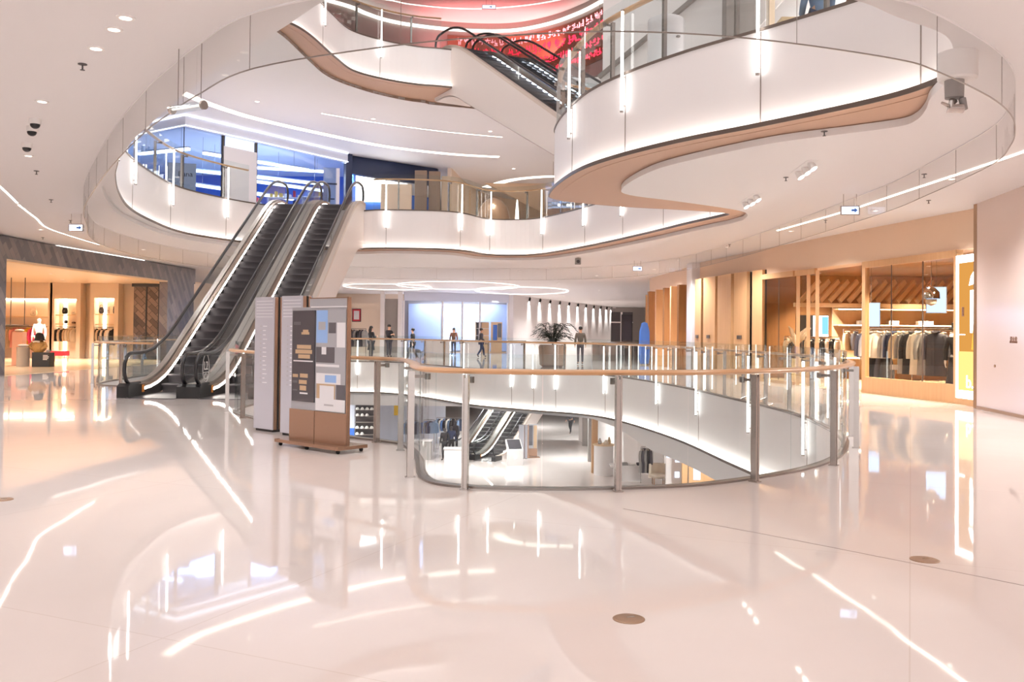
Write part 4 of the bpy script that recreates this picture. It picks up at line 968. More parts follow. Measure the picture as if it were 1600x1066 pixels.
CN = dict(cloth_cream='cream', cloth_beige='beige', cloth_grey='grey', cloth_white='white', cloth_black='black', cloth_charcoal='charcoal', cloth_navy='navy', cloth_brown='brown', pink='pink', hot_pink='hot pink', cloth_yellow='yellow', cloth_olive='olive', cloth_denim='denim blue', cloth_red='red', cloth_blue='blue')
def rail_at(px, p, q):
    d = ray(px, 520); ax, ay = p; bx, by = q
    den = d.x * (by - ay) - d.y * (bx - ax); tt = (ax * (by - ay) - ay * (bx - ax)) / den
    return Vector((d.x * tt, d.y * tt))
RA, RB = (10.2, 20.2), (9.5, 23.9)
t = thing('clothes_rack', 'steel clothes rack right behind the oak framed window', 'clothes rack', (9.85, 22, 0))
MB().tube([(*RA, 1.66), (*RB, 1.66)], .016, 8).build('rail', 'chrome', t, True)
for q in (RA, (9.85, 22.05), RB): MB().tube([(*q, 0.01), (*q, 1.66)], .014, 8).build('upright', 'chrome', t, True)
MB().tube([(*RA, .12), (*RB, .12)], .012, 8).build('lower_rail', 'chrome', t, True)
for i, (px, kind, m, a) in enumerate(((1353, 'jacket', 'cloth_charcoal', -60), (1362, 'jacket', 'cloth_grey', -45), (1376, 'jacket', 'cloth_cream', -22), (1391, 'jacket', 'cloth_grey', -55), (1399, 'jacket', 'cloth_navy', -60), (1409, 'jacket', 'cloth_beige', -50), (1417, 'coat', 'cloth_grey', -60), (1427, 'coat', 'cloth_black', -45), (1437, 'coat', 'cloth_cream', -60), (1452, 'coat', 'cloth_grey', -24), (1463, 'coat', 'cloth_charcoal', -55))):
    p = rail_at(px, RA, RB)
    garment(kind, m, (p.x, p.y, 1.65), R(a), '%s %s in the oak framed shop window, %s from the left' % (CN[m], kind, ORD[i]), 'coats in the oak framed window', 1.12)
for i, (px, m) in enumerate(((1358, 'cloth_charcoal'), (1367, 'cloth_black'), (1377, 'cloth_charcoal'), (1386, 'cloth_black'))):
    p = rail_at(px, (RA[0] + .15, RA[1]), (RB[0] + .15, RB[1]))
    s = MB().lathe((p.x, p.y, .3), [(.2, 0), (.19, .3), (.13, .62), (.12, .65)], 12, 1, .5).build('skirt', m, None, True)
    tag(s, '%s long skirt low on the rack behind the oak window, %s from the left' % (CN[m], ORD[i]), 'skirt', 'skirts behind the oak window')
p = rail_at(1398, (RA[0] - .2, RA[1]), (RB[0] - .2, RB[1]))
t = thing('price_card', 'small white card on a stand behind the oak window', 'card', (p.x, p.y, 0)); MB().rbox((p.x, p.y, .62), .2, .01, .13, R(-24)).build('card', 'cloth_white', t); MB().cyl((p.x, p.y, .33), .006, .3, 6).build('stem', 'steel', t); MB().cyl((p.x, p.y, .02), .05, .012, 12).build('foot', 'steel', t)
MB().cyl((p.x, p.y, .03), .006, .32, 6).build('stem', 'steel', t)
# back wall shelving and racks of the wooden shop
t = thing('wall_shelf', 'long lit shelf wall at the back of the wooden shop', 'shelf', (13, 30.2, 0))
MB().box(10.85, 15.6, 30.3, 30.4, 0, 2.45).build('back_panel', 'wood_pale', t)
for z in (.7, 1.80, 2.33): MB().box(10.85, 15.6, 29.9, 30.3, z, z + .04).build('shelf_board', 'wood_pale', t); MB().box(10.9, 15.55, 29.895, 29.905, z + .005, z + .035).build('light_line', 'led_niche', t)
for g, (x0, y0, x1, y1, n, z) in enumerate(((8.7, 28.6, 10.5, 28.7, 11, 1.42), (10.95, 29.6, 15.2, 29.6, 16, 1.68))):
    t = thing('clothes_rack', ('clothes rack just inside the wooden shop entrance', 'clothes rack along the back of the wooden shop')[g], 'clothes rack', (x0, y0, 0))
    MB().tube([(x0, y0, z), (x1, y1, z)], .014, 8).build('rail', 'chrome', t, True)
    for q in ((x0, y0), (x1, y1)): MB().tube([(*q, 0.01), (*q, z)], .014, 8).build('upright', 'chrome', t, True)
    cs = ['cloth_cream', 'cloth_beige', 'cloth_white', 'cloth_charcoal', 'cloth_black', 'cloth_brown', 'cloth_grey']
    rs = random.Random(g + 3)
    for i in range(n):
        m = rs.choice(cs if g else cs[:5]); u = (i + .5) / n
        garment(rs.choice(('coat', 'jacket')), m, (x0 + (x1 - x0) * u, y0 + (y1 - y0) * u, z - .012), atan2(y1 - y0, x1 - x0) + 1.05 + rs.uniform(-.3, .2), '%s garment on the rack %s, %s from the left' % (CN[m], ('inside the wooden shop entrance', 'at the back of the wooden shop')[g], ORD[i]), ('clothes inside the entrance', 'clothes at the back of the wooden shop')[g])
for i, (x, y, w) in enumerate(((14.9, 0, .3), (13.6, 0, .5), (12.6, 0, .35), (11.6, 0, .4))):
    tag(MB().box(x, x + w, 29.95, 30.2, 1.842, 1.98).build('storage_box', 'cloth_white', bevel=.01), 'pale box on the top back shelf of the wooden shop, %s from the right' % ORD[i], 'box', 'boxes on the back shelf')
t = thing('wall_screen', 'bright screen on the dark back wall seen through the shop entrance', 'screen', (10.1, 30.4, 1.4))
MB().box(9.65, 10.75, 30.4, 30.5, 1.4, 2.15).build('frame', 'black', t); MB().box(10.22, 10.72, 30.36, 30.4, 1.42, 2.13).build('lit_picture', 'white_glow', t); MB().box(10.5, 10.71, 30.34, 30.36, 1.5, 2.1).build('blue_figure', 'blue_screen', t)
p = aty(1278, 560, 28)
for i, (px, Y, z) in enumerate(((1361, 25.5, 1.95), (1463, 23.5, 2.05))):
    p = aty(px, 493 if i == 0 else 470, Y); t = thing('hanging_screen', ('blue lit screen hanging behind the left oak window pane', 'blue lit screen hanging behind the right oak window pane')[i], 'screen', p)
    MB().rbox((p.x, p.y, p.z - .33), .5, .03, .7, R(-24)).build('frame', 'steel', t); MB().rbox((p.x - .012, p.y - .022, p.z - .31), .46, .01, .66, R(-24)).build('lit_face', 'sky_screen', t); MB().tube([(p.x, p.y, p.z + .37), (p.x, p.y, 3.5)], .006, 6).build('hanger_rod', 'steel', t)
p = aty(1455, 451, 21.8)
t = thing('hanging_lamp', 'steel dome lamp hanging inside the oak framed window', 'lamp', p)
MB().lathe((p.x, p.y, p.z - .25), [(.2, 0), (.19, .16), (.1, .26), (.02, .3)], 20).build('shade', 'chrome', t, True); MB().lathe((p.x, p.y, p.z - .42), [(.02, 0), (.12, .05), (.13, .16)], 18).build('bulb', 'cloth_cream', t, True); MB().tube([(p.x, p.y, p.z + .04), (p.x, p.y, 3.5)], .008, 6).build('cord', 'steel', t)
p = Vector((8.75, 27.6))
t = thing('pampas_vase', 'vase of dry pampas grass behind the glass bay', 'plant', (p.x, p.y, 0))
MB().box(p.x - .25, p.x + .25, p.y - .25, p.y + .25, .012, .75).build('stand', 'wood_pale', t); MB().lathe((p.x, p.y, .75), [(.08, 0), (.15, .15), (.13, .3), (.07, .38)], 16).build('vase', 'cloth_brown', t, True)
rs = random.Random(4)
for i in range(16):
    a, tl = rs.uniform(0, 6.28), rs.uniform(.1, .38)
    b = (p.x + cos(a) * tl, p.y + sin(a) * tl, 1.35 + rs.uniform(-.1, .3))
    MB().tube([(p.x, p.y, 1.1), ((p.x + b[0]) / 2, (p.y + b[1]) / 2, 1.3), b, (b[0] + cos(a) * .1, b[1] + sin(a) * .1, b[2] + .12)], [.008, .03, .06, .015], 7).build('plume', 'cloth_cream', t, True)
# ------------------------------------------------------------------ mannequins and people
BASE = dict(pelvis=(0, 0, .95), spine=(0, .0, 1.13), chest=(0, 0, 1.33), nbase=(0, -.005, 1.46), neck=(0, .01, 1.53), head=(0, .025, 1.62), crown=(0, .012, 1.71),
            lsh=(-.18, 0, 1.41), lel=(-.235, -.01, 1.13), lwr=(-.245, .07, .9), rsh=(.18, 0, 1.41), rel=(.235, -.01, 1.13), rwr=(.245, .07, .9),
            lhip=(-.09, 0, .9), lkn=(-.1, .02, .5), lan=(-.1, -.01, .09), lto=(-.11, .14, .035), rhip=(.09, 0, .9), rkn=(.1, .02, .5), ran=(.1, -.01, .09), rto=(.11, .14, .035))
RADII = dict(pelvis=.13, spine=.115, chest=.14, nbase=.075, neck=.052, head=.092, crown=.078, lsh=.06, lel=.042, lwr=.028, rsh=.06, rel=.042, rwr=.028, lhip=.083, lkn=.055, lan=.036, lto=.032, rhip=.083, rkn=.055, ran=.036, rto=.032)
CH = [('pelvis', 'spine'), ('spine', 'chest'), ('chest', 'nbase'), ('nbase', 'neck'), ('neck', 'head'), ('head', 'crown'), ('chest', 'lsh'), ('lsh', 'lel'), ('lel', 'lwr'), ('chest', 'rsh'), ('rsh', 'rel'), ('rel', 'rwr'), ('pelvis', 'lhip'), ('lhip', 'lkn'), ('lkn', 'lan'), ('lan', 'lto'), ('pelvis', 'rhip'), ('rhip', 'rkn'), ('rkn', 'ran'), ('ran', 'rto')]
def skin_mesh(name, J, edges, rad, grow, m, parent, root, extra=()):
    keys = []
    for a, b in edges:
        for k in (a, b):
            if k not in keys: keys.append(k)
    v = [Vector(J[k]) for k in keys]; r = [rad[k] + grow for k in keys]; e = [(keys.index(a), keys.index(b)) for a, b in edges]
    for base, chain in extra:
        prev = keys.index(base)
        for q, rr in chain: v.append(Vector(q)); r.append(rr); e.append((prev, len(v) - 1)); prev = len(v) - 1
    me = bpy.data.meshes.new(name); me.from_pydata(v, e, []); me.materials.append(MATS[m])
    o = bpy.data.objects.new(name, me); COL.objects.link(o); o.parent = parent
    md = o.modifiers.new('skin', 'SKIN'); md.use_smooth_shade = True
    for i, sv in enumerate(me.skin_vertices[0].data): sv.radius = (r[i], r[i] * .9); sv.use_root = keys[i] == root if i < len(keys) else False
    s = o.modifiers.new('sub', 'SUBSURF'); s.levels = 1; s.render_levels = 1
    return o
def hand(J, s):
    w, el = Vector(J[s + 'wr']), Vector(J[s + 'el']); d = (w - el).normalized(); sx = -1 if s == 'l' else 1
    side = Vector((0, 1, 0)) if abs(d.y) < .8 else Vector((0, 0, 1)); side = (side - d * side.dot(d)).normalized(); inn = Vector((-sx, 0, 0))
    out = []; palm = w + d * .05
    ch = [(palm, .027)]
    for k, (o_, ln) in enumerate(((-.026, .06), (-.009, .072), (.009, .075), (.026, .066))):
        b = palm + d * .035 + side * o_
        out.append((s + 'wr', [(palm + side * o_ * .6, .022), (b, .0095), (b + d * ln * .55 + inn * .008, .0085), (b + d * ln + inn * .022, .0075)]))
    th = palm + side * .034
    out.append((s + 'wr', [(w + d * .02 + side * .02, .016), (th, .0105), (th + d * .035 + inn * .01, .0085)]))
    return out
def person(name, label, cat, loc, a, top='cloth_black', legs='cloth_charcoal', hair='hair', skin='skin', pose=None, h=1.72, longhair=False, coat=None, shoes='black', hat=None, group=None, face=True):
    J = dict(BASE); J.update(pose or {})
    t = thing(name, label, cat, loc, group, world=False)
    body = skin_mesh('body', J, CH, RADII, 0, skin, t, 'pelvis', hand(J, 'l') + hand(J, 'r'))
    up = [e for e in CH if all(k in ('pelvis', 'spine', 'chest', 'nbase', 'lsh', 'lel', 'lwr', 'rsh', 'rel', 'rwr') for k in e)]
    R2 = dict(RADII); R2['lwr'] = R2['rwr'] = .034; R2['nbase'] = .06
    skin_mesh('jacket', J, up, R2, .022, top, t, 'pelvis')
    lo = [e for e in CH if all(k in ('pelvis', 'lhip', 'lkn', 'lan', 'rhip', 'rkn', 'ran') for k in e)]
    skin_mesh('trousers', J, lo, RADII, .018, legs, t, 'pelvis')
    for s in 'lr': skin_mesh('shoe', J, [(s + 'an', s + 'to')], RADII, .014, shoes, t, s + 'an')
    H = Vector(J['head']); C = Vector(J['crown'])
    if hair:
        g = MB().ball((C.x, C.y - .018, C.z - .025), .102, 14, 8, .92, 1.05, .92)
        if longhair: g.tube([(H.x, H.y - .06, H.z + .02), (H.x, H.y - .085, H.z - .1), (H.x, H.y - .09, H.z - .28)], [.09, .095, .05], 10)
        g.build('hair', hair, t, True)
    if hat: MB().lathe((C.x, C.y, C.z - .04), [(.18, -.03), (.175, -.015), (.115, .02), (.11, .1), (.09, .125), (.01, .13)], 18).build('hat', hat, t, True)
    if face:
        MB().ball((H.x, H.y + .098, H.z - .012), .016, 8, 6, .8, 1, 1.3).build('nose', skin, t, True)
        for s in (-1, 1): MB().ball((H.x + s * .033, H.y + .082, H.z + .018), .011, 8, 6).build('eye', 'black', t, True); MB().ball((H.x + s * .092, H.y, H.z), .024, 8, 6, .4, .8, 1.2).build('ear', skin, t, True)
        MB().rbox((H.x, H.y + .086, H.z - .05), .045, .012, .01).build('mouth', 'cloth_red', t)
    if coat: MB().lathe((0, 0, coat[0]), [(.24, 0), (.2, .25), (.17, 1.0 - coat[0])], 16, 1, .75).build('coat_skirt', coat[1], t, True)
    t.scale = (h / 1.75,) * 3; t.rotation_euler = (0, 0, a)
    return t
WALK = dict(lkn=(-.1, .16, .52), lan=(-.1, .22, .1), lto=(-.11, .36, .05), rkn=(.1, -.02, .5), ran=(.1, -.26, .12), rto=(.11, -.14, .04), lwr=(-.25, -.06, .92), rwr=(.25, .18, .95))
ARMS = dict(lel=(-.22, .08, 1.15), lwr=(-.1, .26, 1.2), rel=(.22, .08, 1.15), rwr=(.1, .26, 1.22))
SIT = dict(pelvis=(0, 0, .52), spine=(0, .02, .7), chest=(0, .03, .9), nbase=(0, .03, 1.04), neck=(0, .05, 1.1), head=(0, .07, 1.19), crown=(0, .06, 1.28), lsh=(-.18, .03, .99), lel=(-.24, .06, .73), lwr=(-.14, .3, .62), rsh=(.18, .03, .99), rel=(.24, .06, .73), rwr=(.14, .3, .62), lhip=(-.09, .04, .5), lkn=(-.1, .45, .5), lan=(-.1, .46, .09), lto=(-.11, .6, .035), rhip=(.09, .04, .5), rkn=(.1, .45, .5), ran=(.1, .46, .09), rto=(.11, .6, .035))
def xat(px, Y): return ray(px, 520).x / ray(px, 520).y * Y
person('person', 'person with long dark hair in a black coat behind the far railing', 'person', (xat(580, 46), 46, 0), -.9, 'cloth_black', 'cloth_charcoal', longhair=True, coat=(.5, 'cloth_black'), h=1.7, pose=ARMS)
person('person', 'person in a black shirt with bare raised forearm before the slim pillars', 'person', (xat(608, 50), 50, 0), -2.2, 'cloth_black', 'cloth_charcoal', pose=ARMS, h=1.82)
person('person', 'person in dark clothes walking left of the pale blue shop', 'person', (xat(645, 47), 47, 0), 1.4, 'cloth_black', 'cloth_black', pose=WALK, h=1.62)
person('person', 'person in brown by the lit panels of the pale blue shop', 'person', (xat(709, 56), 56, 0), 3.0, 'cloth_brown', 'cloth_charcoal', longhair=True, h=1.7)
person('person', 'person in grey and blue walking past the right end of the pale blue shop', 'person', (xat(752, 52), 52, 0), -1.3, 'cloth_charcoal', 'cloth_navy', pose=WALK, h=1.68)
person('person', 'man in an olive jacket seen from behind right of the palm', 'person', (xat(907, 42), 42, 0), 0, 'cloth_olive', 'cloth_charcoal', h=1.76)
person('person', 'dark clothed person walking on the lower floor seen through the railing', 'person', (xat(893, 64), 64, L1Z), 2.6, 'cloth_charcoal', 'cloth_black', pose=WALK, h=1.75)
person('person', 'seated person in a denim jacket on the upper right level', 'person', (4.55, 13.3, L3Z), .2, 'cloth_denim', 'cloth_navy', pose=SIT)
person('person', 'seated person in a brown top with red pattern on the upper right level', 'person', (5.25, 13.35, L3Z), -.15, 'cloth_brown', 'cloth_charcoal', pose=SIT, longhair=True)
t = thing('bench', 'long pale bench on the upper right level under two seated people', 'bench', (4.95, 13.3, L3Z))
MB().box(3.9, 6.1, 13.05, 13.6, L3Z + .36, L3Z + .425).build('seat', 'wood_pale', t, bevel=.01)
for x in (4.05, 5.95): MB().box(x - .05, x + .05, 13.1, 13.55, L3Z, L3Z + .36).build('leg', 'steel', t)
p = rail_at(1481, (9.86, 19.9), (9.3, 22.6))
person('mannequin', 'mannequin in black bucket hat and long dark coat behind the oak window', 'mannequin', (p.x + .25, p.y + .1, .02), R(160), 'cloth_black', 'cloth_black', None, 'mannequin', coat=(.35, 'cloth_charcoal'), h=1.72, hat='cloth_black', face=False)
person('mannequin', 'white mannequin in a white padded jacket in the left shop', 'mannequin', (-21.2, 40.2, .02), R(190), 'cloth_white', 'cloth_cream', None, 'mannequin', h=1.9, face=False)
for i, (px, tp, lg) in enumerate(((906, 'cloth_black', 'cloth_navy'), (921, 'cloth_cream', 'cloth_grey'), (935, 'cloth_denim', 'cloth_white'))):
    person('mannequin', '%s mannequin on the upper far level under the soffit, %s from the left' % (('black clad', 'cream clad', 'pale blue clad')[i], ORD[i]), 'mannequin', (xat(px, 41), 41, L3Z), R(180), tp, lg, None, 'mannequin', face=False, group='mannequins on the upper far level')
# ------------------------------------------------------------------ left shop goods
def bag(label, x, y, z, w, h, m, group, handle=True, d=.14):
    t = thing('handbag', label, 'bag', (x, y, z), group)
    MB().add([(x + sx * w / 2 * k, y + sy * d / 2 * k2, z + zz) for zz, k, k2 in ((0, .92, .9), (h * .5, 1, 1), (h * .85, .8, .7), (h, .55, .3)) for sx, sy in ((-1, -1), (1, -1), (1, 1), (-1, 1))],
             [(3, 2, 1, 0), (12, 13, 14, 15)] + [(i * 4 + k, i * 4 + (k + 1) % 4, i * 4 + 4 + (k + 1) % 4, i * 4 + 4 + k) for i in range(3) for k in range(4)]).build('body', m, t, True, sub=1)
    if handle: MB().tube([(x + w * .3 * cos(a), y, z + h * .9 + w * .45 * sin(a)) for a in [pi * k / 8 for k in range(9)]], .012, 6).build('handle', m, t, True)
    MB().rbox((x, y - d * .5, z + h * .45), .05, .02, .03).build('clasp', 'steel', t)
    return t
bag('large black bag on the top shelf of the middle alcove', -21.41, 42.9, 2.087, .32, .36, 'cloth_black', 'bags in the left shop')
bag('cream bag on the top shelf of the middle alcove', -20.98, 42.9, 2.087, .3, .2, 'cloth_cream', 'bags in the left shop')
bag('small black shoe bag on the lower shelf of the middle alcove', -21.36, 42.9, 1.657, .22, .18, 'cloth_black', 'bags in the left shop', False)
bag('small brown bag on the lower shelf of the middle alcove', -20.98, 42.9, 1.657, .24, .1, 'cloth_brown', 'bags in the left shop', False)
bag('dark bag at the left of the top shelf by the lattice doors', -19.66, 42.9, 2.137, .3, .34, 'cloth_charcoal', 'bags in the left shop')
bag('slim cream bag on the top shelf by the lattice doors', -19.31, 42.9, 2.137, .16, .34, 'cloth_cream', 'bags in the left shop')
bag('slim dark bag at the right of the top shelf by the lattice doors', -19.04, 42.9, 2.137, .17, .34, 'cloth_charcoal', 'bags in the left shop')
bag('bright pink bag on the far left alcove shelf', -24.5, 42.9, 1.987, .28, .3, 'hot_pink', 'bags in the left shop')
bag('cream and black bag on the far left alcove shelf', -22.9, 42.9, 1.987, .4, .32, 'cloth_cream', 'bags in the left shop')
bag('dark bag hanging in front of the clothes in the middle alcove', -20.88, 42.9, 1.13, .24, .3, 'cloth_charcoal', 'bags in the left shop')
for i, (x0, x1, cs) in enumerate(((-24.8, -22.6, ('cloth_charcoal', 'cloth_cream', 'cloth_cream', 'cloth_beige', 'pink', 'pink', 'pink', 'cloth_yellow', 'hot_pink', 'hot_pink')), (-21.7, -20.85, ('cloth_black', 'cloth_cream', 'cloth_black', 'cloth_beige', 'cloth_cream', 'cloth_beige', 'cloth_cream')), (-19.85, -19.0, ('cloth_black', 'cloth_beige', 'cloth_black', 'cloth_cream', 'cloth_black', 'cloth_cream', 'cloth_white', 'cloth_black')))):
    for k, m in enumerate(cs):
        x = x0 + (x1 - x0) * (k + .5) / len(cs)
        garment('jacket' if i else 'coat', m, (x, 42.9, 1.49), R(68 if k else 40), '%s garment in the %s alcove of the left shop, %s from the left' % (CN[m], ('far left', 'middle', 'right')[i], ORD[k]), 'clothes in the %s alcove' % ('far left', 'middle', 'right')[i])
t = thing('plinth', 'tall pink display plinth in the left shop', 'plinth', (-18.2, 34, 0)); MB().box(-18.85, -18.45, 33.8, 34.1, .012, 1.28).build('block', 'pink_plinth', t, bevel=.01); MB().box(-18.83, -18.47, 33.82, 34.08, 1.28, 1.285).build('top_plate', 'cloth_cream', t)
t = thing('plinth', 'round grey display plinth in the left shop', 'plinth', (-17.75, 32.9, 0)); MB().cyl((-17.98, 33.0, .012), .22, .72, 28).build('drum', 'grey_plinth', t, True)
tag(MB().ball((-17.98, 33.0, .79), .18, 14, 8, 1.1, .8, .3).build('folded_scarf', 'cloth_white', None, True), 'white folded scarf on the round grey plinth', 'scarf')
tag(MB().ball((-18.65, 33.95, 1.34), .17, 14, 8, 1, .9, .3).build('folded_scarf', 'cloth_cream', None, True), 'cream folded scarf on the tall pink plinth', 'scarf')
t = thing('display_box', 'low black display box with white lettering in the left shop', 'display box', (-17.2, 33.3, 0))
MB().box(-17.66, -17.0, 33.0, 33.35, .012, .54).build('box', 'black', t, bevel=.008)
for k, (w, z) in enumerate(((.18, .42), (.22, .37), (.2, .32), (.16, .27))): MB().box(-17.25, -17.25 + w, 32.994, 33.0, z, z + .025).build('white_line', 'white_paint', t)
t = thing('display_bust', 'leopard print coat under a black hat heaped on the black box', 'clothing display', (-17.35, 33.3, .54))
MB().lathe((-17.5, 33.18, .54), [(.16, 0), (.27, .12), (.26, .3), (.16, .42), (.05, .46)], 16, 1, .7).build('coat', 'cloth_leopard', t, True)
for s in (-1, 1): MB().tube([(-17.5 + s * .2, 33.16, .88), (-17.5 + s * .3, 33.1, .78), (-17.5 + s * .16, 33.04, .66)], [.08, .075, .06], 8).build('sleeve', 'cloth_leopard', t, True)
MB().lathe((-17.48, 33.18, .98), [(.24, 0), (.17, .04), (.14, .22), (.08, .28), (.01, .29)], 16).build('hat', 'cloth_black', t, True)
MB().tube([(-17.62, 33.0, .93), (-17.5, 32.97, .95), (-17.38, 33.0, .93)], .035, 8).build('collar', 'cloth_white', t, True)
tag(bag('small grey bag on top of the black display box', -17.15, 33.18, .541, .22, .1, 'cloth_grey', 'bags in the left shop', False), 'small grey bag on top of the black display box', 'bag')
t = thing('bench', 'red upholstered bench on thin legs in the left shop', 'bench', (-19.3, 38.3, 0)); MB().box(-19.65, -18.98, 38.1, 38.5, .26, .47).build('cushion', 'red', t, bevel=.02)
for x in (-19.6, -19.03):
    for y in (38.14, 38.46): MB().cyl((x, y, .012), .013, .25, 8).build('leg', 'bronze', t)
t = thing('clothes_rack', 'thin black hanging frame at the front of the left shop', 'clothes rack', (-21.5, 38, 0))
for x in (-21.6, -21.0): MB().tube([(x, 38.6, 1.55), (x, 38.6, 3.6)], .018, 8).build('hanger_rod', 'grey_dark', t, True)
MB().tube([(-21.8, 38.6, 1.55), (-20.8, 38.6, 1.55)], .018, 8).build('rail', 'grey_dark', t, True)
# ------------------------------------------------------------------ palm planter and far counters on this level
t = thing('potted_palm', 'dark feathery palm in a wide planter beyond the far railing', 'plant', (1.75, 38.4, 0))
MB().lathe((1.75, 38.4, 0), [(.42, 0), (.55, .1), (.6, .85), (.56, .95), (.5, .95), (.48, .88)], 24).build('planter', 'planter', t, True)
rs = random.Random(11)
for i in range(40):
    a = rs.uniform(0, 2 * pi); ln = rs.uniform(.5, 1.05); up = rs.uniform(.5, 1.15); m = MB(); P = []
    for k in range(9):
        u = k / 8; P.append(Vector((1.75 + cos(a) * ln * u, 38.4 + sin(a) * ln * u, .95 + up * sin(u * 2.3) * .9 - .12 * u)))
    m.tube(P, [.012] * 8 + [.004], 4)
    sd = Vector((-sin(a), cos(a), 0))
    for k in range(1, 9):
        for s in (-1, 1):
            b = P[k]; tip = b + sd * s * .27 * sin(pi * (k / 9) ** .7) + Vector((cos(a) * .12, sin(a) * .12, -.07)); w = Vector((cos(a), sin(a), 0)) * .022
            m.add([b - w, b + w, tip, tip + Vector((0, 0, -.006)), b + Vector((0, 0, -.01))], [(0, 1, 2), (0, 2, 3), (1, 4, 3), (1, 3, 2), (0, 3, 4)])
    m.build('frond', 'leaf', t)
def box_thing(name, label, cat, parts, group=None):
    """parts: (name, x0, x1, y0, y1, z0, z1, material)"""
    p = parts[0]; t = thing(name, label, cat, ((p[1] + p[2]) / 2, p[3], p[5]), group)
    for n, x0, x1, y0, y1, z0, z1, m in parts: MB().box(x0, x1, y0, y1, z0, z1).build(n, m, t)
    return t
x0, x1 = xat(741, 62.5), xat(763, 62.5)
box_thing('display_shelf', 'pale wooden display shelf with goods inside the pale blue shop', 'shelf', [('back_panel', x0, x1, 64.2, 64.3, 0, 2.2, 'wood_pale')] + [('shelf_board', x0, x1, 63.9, 64.2, z, z + .05, 'wall_white') for z in (.7, 1.2, 1.7, 2.15)] + [('side', x0, x0 + .08, 63.9, 64.2, 0, 2.2, 'wood_pale')])
x0, x1 = xat(766, 62.5), xat(784, 62.5)
box_thing('display_shelf', 'display shelf with blue posters at the right of the pale blue shop', 'shelf', [('back_panel', x0, x1, 64.4, 64.5, 0, 2.2, 'wood_pale'), ('poster', x0 + .15, x0 + .45, 64.36, 64.4, .9, 2.0, 'blue_panel'), ('poster', x0 + .5, x1 - .05, 64.36, 64.4, 1.1, 2.1, 'print_dark')])
x0 = xat(800, 62)
for i, (px, Y, w, m) in enumerate(((684, 54, 1.4, 'wall_white'), (735, 53, 1.2, 'wall_white'), (808, 52, 1.0, 'blue_pale'), (945, 48, 1.3, 'grey_panel'), (977, 50, 1.5, 'grey_dark'))):
    x = xat(px, Y)
    box_thing('counter', ('white low counter before the pale blue shop', 'white counter right of the lit panels', 'pale blue counter at the corner of the white wall', 'grey counter before the long white wall', 'dark counter at the end of the far corridor')[i], 'counter', [('body', x - w / 2, x + w / 2, Y, Y + .6, 0, .95, m), ('counter_top', x - w / 2 - .03, x + w / 2 + .03, Y - .03, Y + .63, .95, 1.0, 'steel')])
box_thing('wall_screen', 'black screen panel at the dark end of the far corridor', 'screen', [('frame', xat(971, 60), xat(988, 60), 60, 60.15, .6, 2.75, 'black'), ('glass_face', xat(971, 60) + .04, xat(988, 60) - .04, 59.98, 60, .64, 2.71, 'screen_dark'), ('stand', xat(978, 60), xat(981, 60), 60.02, 60.12, 0, .6, 'black')])
box_thing('corridor_glazing', 'dark glazed frame at the end of the far corridor', 'window frame', [('header', xat(955, 70), xat(989, 70), 70, 70.2, 3.15, 3.45, 'grey_panel'), ('mullion', xat(970, 70), xat(970, 70) + .12, 70, 70.2, 0, 3.15, 'wall_white'), ('cross_bar', xat(955, 70), xat(989, 70), 70.02, 70.18, 2.3, 2.4, 'wall_white'), ('dark_pane', xat(955, 70), xat(989, 70), 70.2, 70.24, 0, 3.15, 'grey_dark')])
p = aty(1007, 516, 42)
t = thing('banner_stand', 'blue rounded standing sign in front of the far wooden shop', 'sign', (p.x, 42, 0))
MB().lathe((p.x, 42, .06), [(.2, 0), (.26, .3), (.24, 1.5), (.14, 1.9), (.02, 1.95)], 18, 1, .25).build('panel', 'blue_panel', t, True); MB().cyl((p.x, 42, 0), .24, .06, 20).build('base', 'steel', t)
for i in range(11):
    u = (i + .5) / 11; x, y = (.0 + 9.6 * u ** 1.25 * 1.0), 65.2 + 26 * u ** 1.15
    px = 812 + (952 - 812) * (1 - (1 - u) ** 1.35)
    # the place along the long white wall
    P = V2([(-.2, 65), (1.5, 70), (4.5, 78), (7.5, 86), (10.2, 92.5)]); d = ray(px, 520)
    for a, b in zip(P, P[1:]):
        den = d.x * (b.y - a.y) - d.y * (b.x - a.x); tt = (a.x * (b.y - a.y) - a.y * (b.x - a.x)) / den; w = (d.y * tt - a.y) / (b.y - a.y)
        if 0 <= w <= 1: q = Vector((d.x * tt + .35, d.y * tt - .25)); break
    t = thing('spotlight', 'black ceiling spotlight washing the long white wall, %s from the left' % ORD[i], 'spotlight', (q.x, q.y, CE2), 'spotlights along the white wall')
    MB().tube([(q.x, q.y, CE2), (q.x, q.y, CE2 - .1)], .02, 8).build('stem', 'black', t); MB().tube([(q.x, q.y, CE2 - .08), (q.x - .04, q.y + .03, CE2 - .3)], .08, 12).build('lamp_head', 'black', t, True)
    l = bpy.data.lights.new('spotlight_lamp', 'SPOT'); l.energy = 900; l.color = (1, .97, .94); l.spot_size = R(62); l.spot_blend = .6; l.shadow_soft_size = .06
    o = bpy.data.objects.new('spotlight_lamp', l); COL.objects.link(o); o.location = (q.x - .05, q.y + .04, CE2 - .34); o.rotation_euler = (R(14), 0, R(55))
x = xat(556, 61.5)
box_thing('picture', 'framed colourful poster on the far left shop wall', 'picture', [('frame', xat(549, 62), xat(563, 62), 62.2, 62.28, 2.1, 3.0, 'black'), ('print', xat(550, 62), xat(562, 62), 62.17, 62.2, 2.15, 2.95, 'cloth_red'), ('print_area', xat(550, 62) + .08, xat(562, 62) - .08, 62.155, 62.17, 2.25, 2.85, 'print_white')])
t = thing('clothes_rack', 'clothes rack with dark coats at the far left shop', 'clothes rack', (xat(556, 55), 55, 0))
a, b = xat(549, 55), xat(572, 55)
